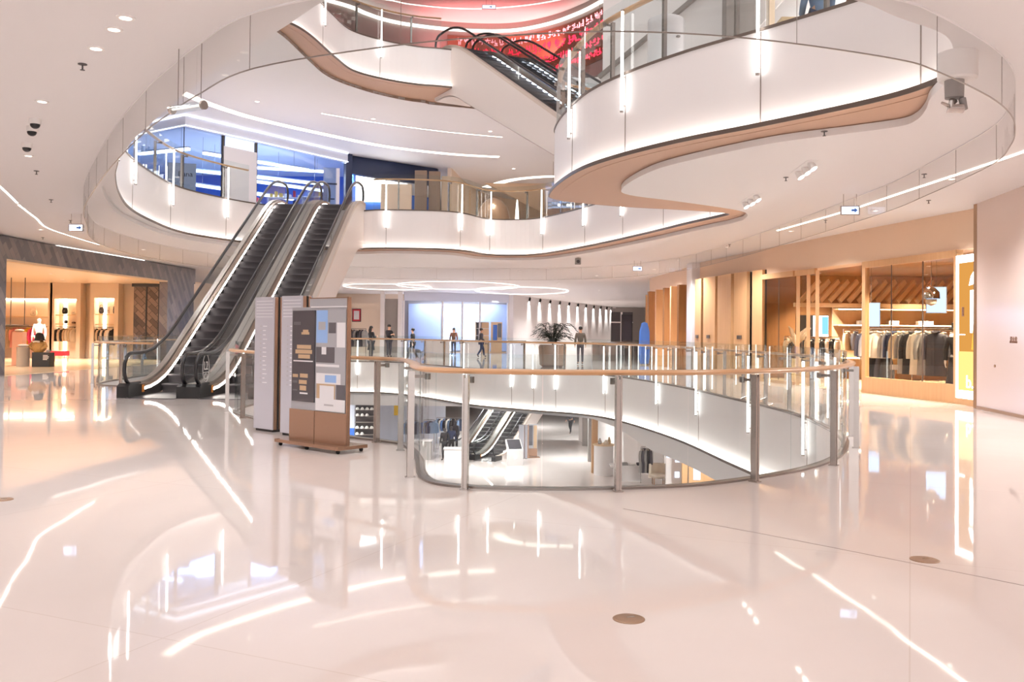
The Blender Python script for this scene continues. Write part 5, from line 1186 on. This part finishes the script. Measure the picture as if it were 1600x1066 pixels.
MB().tube([(a, 55, 1.6), (b, 55, 1.6)], .015, 6).build('rail', 'black', t)
for q in (a, b): MB().tube([(q, 55, 0.01), (q, 55, 1.6)], .015, 6).build('upright', 'black', t)
for k in range(6): garment('coat', ('cloth_black', 'cloth_charcoal', 'cloth_grey')[k % 3], (a + (b - a) * (k + .5) / 6, 55, 1.59), R(30 + 8 * k), '%s coat on the rack at the far left shop, %s from the left' % (CN[('cloth_black', 'cloth_charcoal', 'cloth_grey')[k % 3]], ORD[k]), 'coats on the far left rack', 1.1)
mat('slab_brown', '86705f', .5); emis('board_added_glow', 'b9b2b4', .5)
# ------------------------------------------------------------------ blue lit shop on the level above
BF = [(-16.5, 37.8), (-13.0, 35.2), (-8.05, 42.4)]
bs = thing('blue_shop', 'blue lit glazed corner shop on the upper level behind the escalators', 'shop window', (-13, 35.3, L3Z))
MB().wall(BF, 9.42, CE3 - .005, .25).build('header', 'blue_pale', bs)
MB().wall(V2(offs([Vector(p) for p in BF], .26, False)), 9.83, 9.88, .03).build('light_line', 'led_shop', bs); MB().wall(V2(offs([Vector(p) for p in BF], .26, False)), 9.43, 9.46, .03).build('light_line', 'led_shop', bs)
MB().wall([(-8.15, 42.3), (-8.0, 42.5)], 9.42, 9.9, .06).build('light_upright', 'led_shop', bs)
MB().wall(BF[:2], L3Z, 9.42, .02).build('pane', 'glass_blue', bs); MB().wall([(-13, 35.2), (-11.9, 36.8)], L3Z, 9.42, .02).build('pane', 'glass_blue', bs)
MB().wall([(-11.0, 38.1), (-8.05, 42.4)], L3Z, 9.42, .02).build('pane', 'glass_blue', bs)
MB().wall([(-11.95, 36.7), (-11.0, 38.1)], L3Z, 9.0, .08).build('white_screen', 'print_white', bs)
for q, w in (((-13, 35.2), .025), ((-16.5, 37.8), .1), ((-11.95, 36.7), .1), ((-11.0, 38.1), .1)): MB().rbox((*q, L3Z), w, w, 3.72, .9).build('post', 'grey_dark', bs)
wallp('wall_blue', [(-22, 40), (-21, 49), (-8.2, 49), (-8.0, 42.6)], L3Z, CE3, -.1, 'blue_panel', 'blue back walls of the upper corner shop')
for i, (a, b, z) in enumerate((((-13.2, 38), (-9.6, 41.8), 8.95), ((-14.5, 40.2), (-8.8, 44), 8.6), ((-13.5, 43), (-9, 44.2), 9.3), ((-12.6, 39.4), (-8.9, 43.0), 8.15), ((-14.2, 38.6), (-10.6, 43), 7.75), ((-16.2, 38.6), (-13.6, 37.4), 9.0))):
    t = thing('tube_lamp', 'bright slanted light bar inside the blue upper shop, %s of six' % ORD[i], 'light', (*a, z), 'light bars of the blue shop')
    MB().beam((*a, z), (*b, z), .16, .1).build('diffuser', 'led_cool', t); MB().beam((*a, z + .08), (*b, z + .08), .18, .05).build('housing', 'wall_white', t)
    for u in (.15, .85): MB().cyl((a[0] + (b[0] - a[0]) * u, a[1] + (b[1] - a[1]) * u, z + .1), .008, CE3 - z - .1, 6).build('hanger_rod', 'steel', t)
for i, (x, y, w, h) in enumerate(((-10.5, 41.2, 1.6, 1.9), (-9.6, 43.5, 1.3, 2.3), (-12.5, 41.5, 1.4, 1.7), (-14.8, 39.5, 1.6, 1.6))):
    t = thing('shelf_unit', 'white shelf rack of goods inside the blue upper shop, %s from the escalator side' % ORD[i], 'shelf', (x, y, L3Z), 'shelf racks of the blue shop')
    for sx in (-w / 2, w / 2): MB().box(x + sx - .03, x + sx + .03, y, y + .4, L3Z, L3Z + h).build('upright', 'wall_white', t)
    rs = random.Random(i)
    for k in range(4):
        z = L3Z + .5 + k * (h - .55) / 3; sh = MB().box(x - w / 2, x + w / 2, y, y + .4, z, z + .04).build('shelf_board', 'wall_white', t)
        for j in range(7): s = .08 + rs.random() * .08; MB().box(x - w / 2 + .06 + j * w / 7.5, x - w / 2 + .06 + j * w / 7.5 + s, y + .08, y + .3, z + .04, z + .04 + .1 + rs.random() * .22).build('packet', rs.choice(('cloth_brown', 'cloth_white', 'cloth_red', 'cloth_navy', 'cloth_yellow', 'cloth_blue')), sh)
t = thing('shop_sign', 'grey shop poster lettered Bana in the blue upper shop window', 'sign', (-12.6, 35.95, L3Z))
c = aty(284, 276, 36.4); r = Vector((1.1, 1.6, 0)).normalized()
r = Vector((1, .25, 0)).normalized()
MB().rbox((c.x, c.y, c.z - .75), 1.1, .03, 1.3, atan2(r.y, r.x)).build('board', 'board_added_glow', t)  # weak glow put into the board's colour to keep it from going dark
n_ = Vector((r.y, -r.x, 0)); text_mesh('lettering', 'Bana', .3, 'black', t, face_matrix(c + n_ * .022 + Vector((.14, .03, .1)), r), .004)
t = thing('shop_pylon', 'pale grey upright shop panel at the right end of the blue shop', 'sign', (-8.6, 42.2, L3Z)); MB().rbox((-8.55, 42.0, L3Z), .75, .14, 3.4, .2).build('panel', 'wall_white', t); MB().rbox((-8.53, 41.92, L3Z + 2.6), .5, .03, .08, .2).build('name_bar', 'print_dark', t); MB().rbox((-8.53, 41.92, L3Z + 1.9), .3, .03, .06, .2).build('name_bar', 'print_dark', t)
nv = thing('navy_shopfront', 'dark navy shop front right of the blue lit shop', 'shop front', (-6, 43, L3Z))
MB().plate([(-7.9, 42.9, 9.89), (-3.95, 46.2, 9.89), (-3.95, 46.2, 8.95), (-7.8, 42.8, 9.0)], (.05, .2, 0)).build('header', 'navy', nv)
MB().rbox((-7.9, 42.65, L3Z), .35, .2, 4.2, .7).build('post', 'navy', nv); MB().wall([(-7.8, 43.2), (-4, 46.6)], L3Z, 8.4, -.1).build('screen_wall', 'blue_panel', nv)
MB().plate([(-7.6, 43.1, 8.95), (-5.4, 45.0, 8.9), (-5.4, 45.0, 7.95), (-7.6, 43.1, 7.7)], (.05, .05, 0)).build('lit_panel', 'white_glow', nv)
for i, (px0, px1, Y, zt, m, lab) in enumerate(((592, 640, 41.5, 8.3, 'wall_beige', 'beige screen panel behind the upper far railing'), (645, 664, 44, 9.4, 'slab_brown', 'left of two brown upright slabs behind the upper far railing'), (667, 685, 44.2, 9.4, 'slab_brown', 'right of two brown upright slabs behind the upper far railing'), (687, 702, 45, 9.3, 'wall_beige', 'beige slab right of the brown ones on the upper level'))):
    a, b = xat(px0, Y), xat(px1, Y)
    t = thing('room_divider', lab, 'screen', ((a + b) / 2, Y, L3Z)); MB().box(a, b, Y, Y + .25, L3Z, zt).build('slab', m, t, bevel=.02); MB().box(a + .02, b - .02, Y + .02, Y + .23, L3Z, L3Z + .08).build('plinth', 'dark_lip', t)
wallp('wall_curved', [(p.x, p.y) for p in cr([(-3.4, 46, 0), (-2.6, 52, 0), (-1.0, 56, 0), (2, 58, 0), (5, 57, 0)], False, 6)], L3Z, CE3, .2, 'wall_cream', 'curved cream wall behind the upper far railing')
for k in range(4): struct('trim_%d' % (10 + k), MB().rbox((-3.25 + k * .25, 46.6 + k * 1.6, L3Z), .12, .3, 3.9, .1), 'wall_beige', 'upright beige rib on the curved upper wall', 'trim')
struct('bulkhead', MB().plate([(-1.6, 50.5, 9.9), (2.6, 53, 8.2), (4.5, 53, 8.2), (4.5, 50.5, 9.9)], (0, .4, 0)), 'wall_beige', 'sloping beige bulkhead of the upper shop', 'bulkhead')
q = aty(771, 333, 40)
t = thing('sculpture', 'rounded polished bronze sculpture behind the upper far railing', 'sculpture', (q.x, 40, L3Z)); MB().lathe((q.x, 40, L3Z), [(.5, 0), (.72, .5), (.74, .9), (.62, 1.35), (.36, 1.66), (.05, 1.78)], 28, 1, .7).build('shell', 'bronze', t, True); MB().lathe((q.x, 40, L3Z - .0), [(.55, 0), (.55, .04)], 24).build('base', 'steel', t)
q = aty(880, 321, 44)
t = thing('hanging_sign', 'long grey hanging direction sign on the upper level', 'sign', (q.x, 44, q.z)); MB().rbox((q.x - .1, 44, q.z - .14), 1.3, .06, .3).build('box', 'cloth_grey', t)
for k, (x, w) in enumerate(((-.15, .22), (.22, .1), (.36, .1))): MB().rbox((q.x + x, 43.96, q.z - .04), w, .012, .1).build('lit_mark', 'white_glow', t)
for s in (-.5, .4): MB().cyl((q.x + s, 44, q.z + .16), .01, CE3 - q.z - .16, 6).build('rod', 'steel', t)
t = thing('floor_lamp', 'tall cone shaped white lamp on the upper far level', 'lamp', (xat(806, 42), 42, L3Z)); MB().lathe((xat(806, 42), 42, L3Z), [(.14, 0), (.12, .6), (.05, 1.7), (.02, 2.0)], 16).build('shade', 'led_soft', t, True); MB().cyl((xat(806, 42), 42, L3Z), .2, .03, 18).build('base', 'steel', t)
# near right corner of the level above
wallp('wall_upper_right', [(1.85, 18.75), (3.4, 18.3), (9, 15.9)], L3Z, CE3, -.2, 'wall_white', 'white wall on the upper right level')
st = thing('stair_flank', 'white slanted stair side with dark edge line on the upper right level', 'stair', (3.4, 17.3, L3Z))
MB().plate([(1.75, 18.05, L3Z), (3.2, 17.4, L3Z), (5.6, 16.3, 8.4), (5.6, 16.3, 9.5), (1.75, 18.05, 6.62)], (.03, .12, 0)).build('side_panel', 'wall_white', st)
MB().beam((1.7, 18.0, 6.62), (5.6, 16.22, 9.56), .1, .07).build('edge_line', 'grey_panel', st)
q = aty(1040, 100, 15.6)
t = thing('round_kiosk', 'white rounded kiosk behind the upper right railing', 'kiosk', (q.x, 15.6, L3Z)); MB().lathe((q.x, 15.6, L3Z), [(.3, 0), (.32, .03), (.32, 1.2), (.31, 1.25), (.27, 1.27)], 28).build('body', 'marble_white', t, True); MB().rbox((q.x + .16, 15.3, L3Z + .85), .05, .06, .03, .5).build('handle', 'grey_panel', t)
pl = MB().box(3.85, 4.4, 16.3, 16.6, L3Z, CE3).build('column', 'grey_panel', bevel=.02); pl['kind'] = 'structure'; pl['label'] = 'grey brown square column on the upper right level'; pl['category'] = 'column'
pl = MB().box(4.62, 4.72, 16.2, 16.4, L3Z, CE3).build('column', 'wall_beige'); pl['kind'] = 'structure'; pl['label'] = 'slim beige strip beside the grey brown column'; pl['category'] = 'column'
# ------------------------------------------------------------------ topmost level: cornice and red display
CV = [(p.x, p.y) for p in cr([(-11.5, 36.5, 0)] + [(*atz(*q, 15.95)[:2], 0) for q in ((530, 5), (570, 20), (600, 30), (640, 38), (700, 45), (760, 48), (810, 46), (860, 36), (900, 22), (935, 5))] + [(5.2, 36, 0), (6, 33, 0)], False, 6)]
struct('wall_cornice', MB().wall(CV, 11.5, CE4, -.3), 'grey_panel', 'curved band wall of the topmost level', 'wall')
struct('trim_20', MB().wall(V2(offs([Vector(p) for p in CV], .01, False)), 15.85, 15.97, .12), 'led_ring', 'lit cornice along the topmost band wall', 'trim')
# an abstract red dot display: rows of strokes, not writing
dp = thing('led_display', 'red glowing display bands under the topmost cornice', 'display', (0, 43, 13.4))
DPth = V2(offs([Vector(p) for p in CV], .01, False)); LD = arclen(CV)[-1]; SD = near_s(V2(CV), tuple(atz(715, 46, 15.95)[:2]))
MB().wall(sub_path(DPth, SD - .5, LD - .3), 13.4, 15.65, .04).build('dark_board', 'cloth_brown', dp)
rs = random.Random(21)
def strokes(s0, s1, z, h, m, name):
    g = MB(); s = s0
    while s < s1:
        w = h * rs.uniform(.7, .95)
        for _ in range(6):
            a, d = at_len(DPth, s + rs.uniform(0, w * .8)); nrm = Vector((d.y, -d.x)) * 2; zz = z + rs.uniform(0, h * .8)
            if rs.random() < .5: ww, hh = h * .09, h * rs.uniform(.3, .6)
            else: ww, hh = w * rs.uniform(.3, .6), h * .09
            g.rbox((a.x + nrm.x * .03, a.y + nrm.y * .03, min(zz, z + h - hh)), ww, .02, hh, atan2(d.y, d.x))
        s += w + h * .14
    return g.build(name, m, dp)
for z, h, m in ((15.2, .34, 'red_led_pale'), (14.65, .42, 'red_led'), (14.1, .34, 'red_led'), (13.6, .3, 'red_led')): o_ = strokes(SD, LD - .6, z, h, m, 'light_band'); o_['kind'] = 'stuff'
area_light('red_display_glow', (-.3, 41.3, 14.6), 7, 1.0, 150, (1, .25, .25), (R(140), 0, 0))
# ------------------------------------------------------------------ level below
def shelf_caps():
    a, b = xat(556, 52), xat(586, 52)
    t = thing('cap_shelf', 'dark cap shelf on the level below, left in the railing glass', 'shelf', ((a + b) / 2, 52, L1Z))
    MB().box(a, b, 52.3, 52.36, L1Z, -2.15).build('back_panel', 'grey_dark', t)
    for k in range(9): z = L1Z + .4 + k * .36; MB().box(a, b, 52.0, 52.3, z, z + .03).build('shelf_board', 'grey_panel', t)
    rs = random.Random(2); n = 0
    for k in (2, 3, 5, 6, 7):
        z = L1Z + .4 + k * .36 + .03
        for j in range(4):
            if rs.random() < .2: continue
            x = a + (b - a) * (j + .5) / 4
            c = MB().lathe((x, 52.1, z), [(.11, 0), (.1, .07), (.05, .13), (.01, .14)], 12).build('cap', 'cloth_white', None, True); tag(c, 'white cap on the dark shelf below, %s row from the bottom, %s from the left' % (ORD[k], ORD[j]), 'cap', 'white caps on the lower level shelf')
            MB().plate([(x - .08, 52.0, z), (x + .08, 52.0, z), (x + .06, 51.88, z - .0), (x - .06, 51.88, z)], (0, 0, .012)).build('brim', 'cloth_white', c); n += 1
shelf_caps()
box_thing('lit_board', 'blue lit board left of the cap shelf below', 'board', [('panel', xat(545, 52), xat(555, 52), 52.2, 52.3, L1Z, -2.15, 'blue_pale'), ('lower_panel', xat(545, 52), xat(555, 52), 52.15, 52.2, L1Z, -4.2, 'blue_panel')])
box_thing('banner', 'red and yellow upright banner on the level below', 'banner', [('cloth', xat(587, 51), xat(594, 51), 51, 51.03, -4.9, -3.4, 'cloth_red'), ('stripe', xat(588, 51), xat(593, 51), 50.98, 51, -4.5, -3.7, 'cloth_yellow'), ('pole', xat(590, 51), xat(590, 51) + .03, 51.03, 51.06, L1Z, -2.6, 'steel'), ('light_panel', xat(586, 51.3), xat(594, 51.3), 51.3, 51.34, L1Z, -2.2, 'wall_white')])
box_thing('banner', 'orange hanging panel in the shop on the level below', 'banner', [('cloth', xat(617, 54), xat(628, 54), 54, 54.03, -3.6, -2.3, 'cloth_yellow'), ('top_bar', xat(616, 54), xat(629, 54), 53.98, 54.05, -2.3, -2.2, 'wood')])
for i, (px, Y, w, h, m) in enumerate(((622, 50, 1.3, .9, 'blue_panel'), (622, 47, .7, .8, 'grey_dark'), (700, 52, 1.0, 1.0, 'wall_white'), (712, 49, 1.2, .8, 'wall_white'), (660, 50, 1.2, 1.1, 'cloth_grey'))):
    x = xat(px, Y); box_thing('display_table', ('blue display table', 'small dark display cube', 'white tall display table', 'white low display table', 'grey display table')[i] + ' in the shop on the level below', 'table', [('table_top', x - w / 2, x + w / 2, Y, Y + .7, L1Z + h - .06, L1Z + h, 'wall_white'), ('base', x - w / 2 + .05, x + w / 2 - .05, Y + .05, Y + .65, L1Z, L1Z + h - .06, m)])
for g, (px0, px1, Y, n) in enumerate(((684, 724, 55, 12), (636, 655, 53, 7), (664, 680, 53.5, 6))):
    a, b = xat(px0, Y), xat(px1, Y)
    t = thing('clothes_rack', 'clothes rack on the level below, %s from the left in the railing glass' % ORD[(2, 0, 1)[g]], 'clothes rack', (a, Y, L1Z))
    MB().tube([(a, Y, L1Z + 1.9), (b, Y, L1Z + 1.9)], .02, 6).build('rail', 'steel', t)
    for q in (a, b): MB().tube([(q, Y, L1Z + .01), (q, Y, L1Z + 1.9)], .02, 6).build('upright', 'steel', t)
    rs = random.Random(g + 40)
    for k in range(n):
        m = rs.choice(('cloth_navy', 'cloth_charcoal', 'cloth_white', 'cloth_denim', 'cloth_black', 'cloth_blue')); garment('jacket', m, (a + (b - a) * (k + .5) / n, Y, L1Z + 1.885), R(rs.uniform(20, 70)), '%s jacket on the %s rack of the level below, %s from the left' % (CN[m], ('right', 'left', 'middle')[g], ORD[k]), 'jackets on the %s rack below' % ('right', 'left', 'middle')[g], 1.15)
for i, (px, Y, a) in enumerate(((697, 50, 2.8), (707, 51, 3.4), (714, 54, 2.4))): person('mannequin', 'dark dressed mannequin in the shop on the level below, %s from the left' % ORD[i], 'mannequin', (xat(px, Y), Y, L1Z), a, ('cloth_black', 'cloth_navy', 'cloth_charcoal')[i], 'cloth_black', None, 'grey_dark', face=False, h=1.85, group='mannequins on the level below')
wallp('wall_shop_below', [(-14, 58), (-4.2, 57.6)], L1Z, CE1, .1, 'blue_pale', 'pale blue back wall of the shop below')
# information stand, totems and poster stand beside the lower escalators
q = aty(804, 723, 48.5)
t = thing('info_stand', 'white information stand with slanted dark screen on the level below', 'kiosk', (q.x, 48.5, L1Z))
a = .25
MB().add([(q.x + x * .42 * cos(a) - y * sin(a), 48.5 + x * .42 * sin(a) + y * cos(a), L1Z + z) for y, z in ((-.2, 0), (-.2, .85), (.45, 1.35), (.45, 1.2), (.1, .8), (.1, 0)) for x in (-1, 1)], [(0, 1, 3, 2), (2, 3, 5, 4), (4, 5, 7, 6), (6, 7, 9, 8), (8, 9, 11, 10), (10, 11, 1, 0), (0, 2, 4, 6, 8, 10), (1, 11, 9, 7, 5, 3)]).build('body', 'wall_white', t)
MB().add([(q.x + x * .36 * cos(a) - y * sin(a), 48.5 + x * .36 * sin(a) + y * cos(a), L1Z + z) for y, z in ((-.16, .895), (.40, 1.325), (.385, 1.34), (-.175, .91)) for x in (-1, 1)], [(0, 1, 3, 2), (2, 3, 5, 4), (4, 5, 7, 6), (6, 7, 1, 0), (0, 2, 4, 6), (1, 7, 5, 3)]).build('screen', 'screen_dark', t)
MB().tube([(q.x + .05, 48.28, L1Z + .42), (q.x + .05, 48.26, L1Z + .42)], .05, 14).build('mark', 'white_glow', t)
for i, (px, w) in enumerate(((817, .32), (824, .2))):
    x = xat(px, 51); t = thing('directory_totem', 'grey totem on the level below, %s of two beside the slanted stand' % ('left', 'right')[i], 'totem', (x, 51, L1Z)); MB().rbox((x, 51, L1Z + .03), w, .14, 1.9, -.4).build('body', 'totem_face', t); MB().rbox((x, 51, L1Z), w - .05, .1, .03, -.4).build('foot', 'black', t); MB().rbox((x + w * .5, 50.98, L1Z + .03), .03, .16, 1.9, -.4).build('edge', 'bronze_panel', t)
x = xat(834, 51.5); t = thing('poster_stand', 'poster stand with bronze base on the level below', 'poster stand', (x, 51.5, L1Z)); MB().rbox((x, 51.5, L1Z + .06), .55, .06, 1.85, .3).build('panel', 'print_grey', t); MB().rbox((x - .12, 51.44, L1Z + .7), .24, .03, 1.15, .3).build('poster', 'print_dark', t); MB().rbox((x + .14, 51.52, L1Z + .55), .2, .03, 1.3, .3).build('poster', 'print_tan', t); MB().rbox((x, 51.45, L1Z + .08), .54, .04, .45, .3).build('lower_panel', 'bronze_panel', t); MB().rbox((x, 51.5, L1Z), .75, .45, .06, .3).build('base_plate', 'bronze_panel', t)
# right hand shops of the level below
for i, (px, Y, w, m) in enumerate(((918, 57, .5, 'grey_panel'), (925, 50, .3, 'cloth_grey'), (931, 46, .3, 'wood'))):
    x = xat(px, Y); pl = MB().box(x - w / 2, x + w / 2, Y, Y + .4, L1Z, CE1).build('pillar', m); pl['kind'] = 'structure'; pl['label'] = ('grey', 'slim grey', 'oak')[i] + ' pillar on the level below'; pl['category'] = 'pillar'
x = xat(945, 45.5); t = thing('display_plinth', 'pale plinth with small goods beside the oak pillar below', 'plinth', (x, 45.5, L1Z)); MB().cyl((x, 45.5, L1Z), .5, 1.5, 24).build('drum', 'wall_white', t, True); MB().cyl((x, 45.5, L1Z + 1.5), .55, .05, 24).build('top', 'wood_pale', t)
for i, (dx, dy, r, h, m) in enumerate(((-.2, 0, .09, .3, 'steel'), (.1, -.1, .11, .22, 'cloth_cream'), (.28, .1, .08, .35, 'wood_pale'))): tag(MB().lathe((x + dx, 45.5 + dy, L1Z + 1.55), [(r, 0), (r * 1.2, h * .4), (r * .5, h * .85), (r * .55, h)], 14).build('vase', m, None, True), ('steel', 'cream', 'wooden')[i] + ' vase on the pale plinth of the level below', 'vase')
t = thing('clothes_rack', 'rack of silver and grey padded coats on the level below, right in the railing glass', 'clothes rack', (xat(1004, 43), 43, L1Z)); a, b = xat(1003, 43), xat(1020, 43)
MB().tube([(a, 43, L1Z + 1.75), (b, 43, L1Z + 1.75)], .02, 6).build('rail', 'steel', t)
for q in (a, b): MB().tube([(q, 43, L1Z + .01), (q, 43, L1Z + 1.75)], .02, 6).build('upright', 'steel', t)
for k in range(5): garment('coat', ('cloth_grey', 'cloth_charcoal', 'cloth_grey', 'cloth_black', 'cloth_charcoal')[k], (a + (b - a) * (k + .5) / 5, 43, L1Z + 1.735), R(62 + 5 * k), '%s padded coat on the right lower rack, %s from the left' % (('grey', 'charcoal', 'grey', 'black', 'charcoal')[k], ORD[k]), 'padded coats on the lower right rack', 1.2)
t = thing('display_table', 'white table with folded dark clothes on the level below', 'table', (xat(985, 43.5), 43.5, L1Z)); x = xat(985, 43.5); MB().box(x - .9, x + .9, 43.3, 44.2, L1Z + .7, L1Z + .78).build('table_top', 'wall_white', t); MB().box(x - .6, x + .6, 43.5, 44, L1Z, L1Z + .7).build('base', 'wall_white', t)
for k in range(4): tag(MB().box(x - .7 + k * .36, x - .42 + k * .36, 43.45, 43.85, L1Z + .78, L1Z + .86 + .03 * (k % 2)).build('folded_garment', ('cloth_navy', 'cloth_grey', 'cloth_white', 'cloth_charcoal')[k], None, bevel=.02), '%s folded garment on the white table below' % ('navy', 'grey', 'white', 'charcoal')[k], 'garment', 'folded clothes below')
t = thing('mirror_chair', 'cream rounded armchair on the level below', 'chair', (xat(1031, 42.5), 42.5, L1Z)); x = xat(1031, 42.5); MB().lathe((x, 42.5, L1Z + .35), [(.3, 0), (.42, .1), (.42, .2), (.1, .22)], 18).build('seat', 'cloth_cream', t, True); MB().sweep([(x + .42 * cos(k * pi / 10), 42.5 + .42 * sin(k * pi / 10), L1Z + .35) for k in range(11)], [(-.06, 0), (.06, 0), (.05, .65), (-.05, .65)]).build('backrest', 'cloth_cream', t, True)
for sx in (-.25, .25):
    for sy in (-.25, .25): MB().cyl((x + sx, 42.5 + sy, L1Z), .02, .36, 8).build('leg', 'wood_dark', t)
bp = thing('poster_screen', 'white wall panel with three small lit pictures on the level below', 'wall panel', (xat(1054, 41), 41, L1Z)); a, b = xat(1042, 41), xat(1067, 41); MB().box(a, b, 41, 41.15, L1Z, CE1).build('panel', 'wall_white', bp)
for u, z in ((.18, -4.05), (.72, -4.25), (.7, -4.95)): MB().box(a + (b - a) * u - .1, a + (b - a) * u + .1, 40.98, 41, z - .13, z + .13).build('lit_picture', 'picture_glow', bp)
wp_ = thing('oak_screen', 'oak clad wall with a lit picture at the right of the level below', 'wall panel', (xat(1090, 39.5), 39.5, L1Z)); a, b = xat(1068, 39.5), xat(1135, 39.5); MB().box(a, b, 39.6, 39.75, L1Z, CE1).build('panel', 'wood', wp_); MB().box(a + .5, a + .8, 39.57, 39.6, -4.95, -4.45).build('lit_picture', 'picture_glow', wp_); MB().box(a + .25, a + .29, 39.56, 39.6, L1Z, CE1).build('joint', 'dark_lip', wp_)
wallp('wall_shops_below', [(xat(938, 47), 60), (xat(1000, 47), 47), (xat(1040, 44), 44)], L1Z, CE1, .1, 'wall_white', 'white wall of the right hand shops below')
for g in GP.values():
    for c in [k for k in bpy.data.objects if k.parent == g]:
        for d in [k for k in bpy.data.objects if k.parent == c]: bpy.data.objects.remove(d)
        bpy.data.objects.remove(c)
    bpy.data.objects.remove(g)
# ------------------------------------------------------------------ lamps: downlights that light the place
def downlight(p, z, label=None, power=160, ang=95, group='recessed downlights', r=.085, color=(1, .98, .97), cat='downlight', size=.12):
    t = thing('downlight', label, cat, (p[0], p[1], z), group)
    ring = [(r + .02, -.012), (r + .02, 0), (r - .006, 0), (r - .006, -.012)]
    MB().add([(p[0] + q * cos(2 * pi * k / 16), p[1] + q * sin(2 * pi * k / 16), z + h) for q, h in ring for k in range(16)],
             [(i * 16 + k, i * 16 + (k + 1) % 16, ((i + 1) % 4) * 16 + (k + 1) % 16, ((i + 1) % 4) * 16 + k) for i in range(4) for k in range(16)]).build('trim_ring', 'white_paint', t)
    MB().cyl((p[0], p[1], z - .006), r - .008, .004, 16).build('lens', 'lamp_glow', t)
    l = bpy.data.lights.new('downlight_lamp', 'SPOT'); l.energy = power; l.color = color; l.spot_size = R(ang); l.spot_blend = .8; l.shadow_soft_size = size
    o = bpy.data.objects.new('downlight_lamp', l); COL.objects.link(o); o.location = (p[0], p[1], z - .03)
    return t
_dl = [(-3.44, 7.87), (-3.68, 8.18), (-4.11, 8.75), (-5.73, 10.83), (-7.75, 14.27), (-7, 6), (-10, 9.5), (-12, 13.5), (-12.3, 19), (-13.2, 25), (-12.8, 31), (-12.3, 37),
       (6.2, 7.5), (7.2, 11.5), (7.6, 15.5), (7.9, 19.5), (7.3, 23.5), (6.7, 28), (6.1, 33), (6.0, 38), (4.0, 42.5), (8.2, 3), (-3.4, 2), (3.4, 2), (0, 4.4), (-8.5, 1.5), (0, -3.5), (-6, -4), (6, -4), (-12, 5),
       (0.3, 40), (-4, 46.5), (2.5, 49), (-.5, 55), (-9.5, 47), (5.5, 57), (3.8, 66), (7.8, 78), (-11.5, 57), (-6, 57)]
_vis = []
for p in _dl:
    x, y = proj((*p, CE2)) if p[1] > 1 else (-1, -1)
    _vis.append(((0 < x < 1600 and 0 < y < 1066), x, p))
_left = sorted([v for v in _vis if v[0]], key=lambda v: v[1])
_lab = {v[2]: '%s from the left of the recessed downlights in the main ceiling' % (ORD[i] if i < len(ORD) else 'last') for i, v in enumerate(_left)}
for v, x, p in _vis: downlight(p, CE2, _lab.get(p, 'recessed downlight in the ceiling beyond the edge of the photo'), POW2 * ((.25 if p[1] < 12 else .9 if p[1] < 21 else 1.3 if p[1] < 43 else 2.2) if p[0] < 5 else (.55 if p[1] < 10 else 1.1 if p[1] < 21 else 1.5)), 140, 'recessed downlights of this level', .06)
for i, p in enumerate([(-10.8, 22), (-11.2, 27.5), (-9.5, 33), (-5.6, 35.5), (-1.0, 37.5), (3.0, 36.2), (6.8, 27), (6.2, 15.5), (7.4, 11), (-10.5, 15), (-7.5, 44), (0, 46), (-3, 52), (3, 52)]):
    downlight(p, CE3, 'recessed downlight in the ceiling of the level above, %s of the row round the void' % ORD[i], POW3, 110, 'recessed downlights of the level above')
for i, p in enumerate([(-6, 47), (-1, 46), (3.5, 51), (-1, 55), (5.5, 60), (-11, 50), (7.5, 44.5), (8, 37), (-4.5, 60), (10, 52), (2, 68), (-9, 58)]):
    downlight(p, CE1, 'recessed downlight in the ceiling of the level below, %s outwards from the void' % ORD[i], POW1, 155, 'recessed downlights of the level below')
for i, p in enumerate([(-22, 32), (-18.3, 35.5), (-17, 39.5), (-22.5, 39.5), (-20, 39.8), (-19, 30)]):
    downlight(p, 3.6, 'small warm spotlight in the left shop ceiling, %s from its entrance' % ORD[i], POWS, 110, 'warm spotlights of the left shop', .06, (1, .89, .74))
for i, p in enumerate([(10.6, 20.6), (10.1, 22.4), (9.7, 25.5), (12.5, 23), (12, 25.8), (13.5, 29.2), (10, 29.2)]):
    downlight(p, 3.5, 'small warm spotlight in the wooden shop ceiling, %s from the right' % ORD[i], POWR, 110, 'warm spotlights of the wooden shop', .05, (1, .86, .68))
for i, p in enumerate([(9, 38), (10, 42)]): downlight(p, CE2, 'small warm spotlight in the far wooden shop, %s of two' % ORD[i], POWR, 110, 'warm spotlights of the far wooden shop', .05, (1, .86, .68))
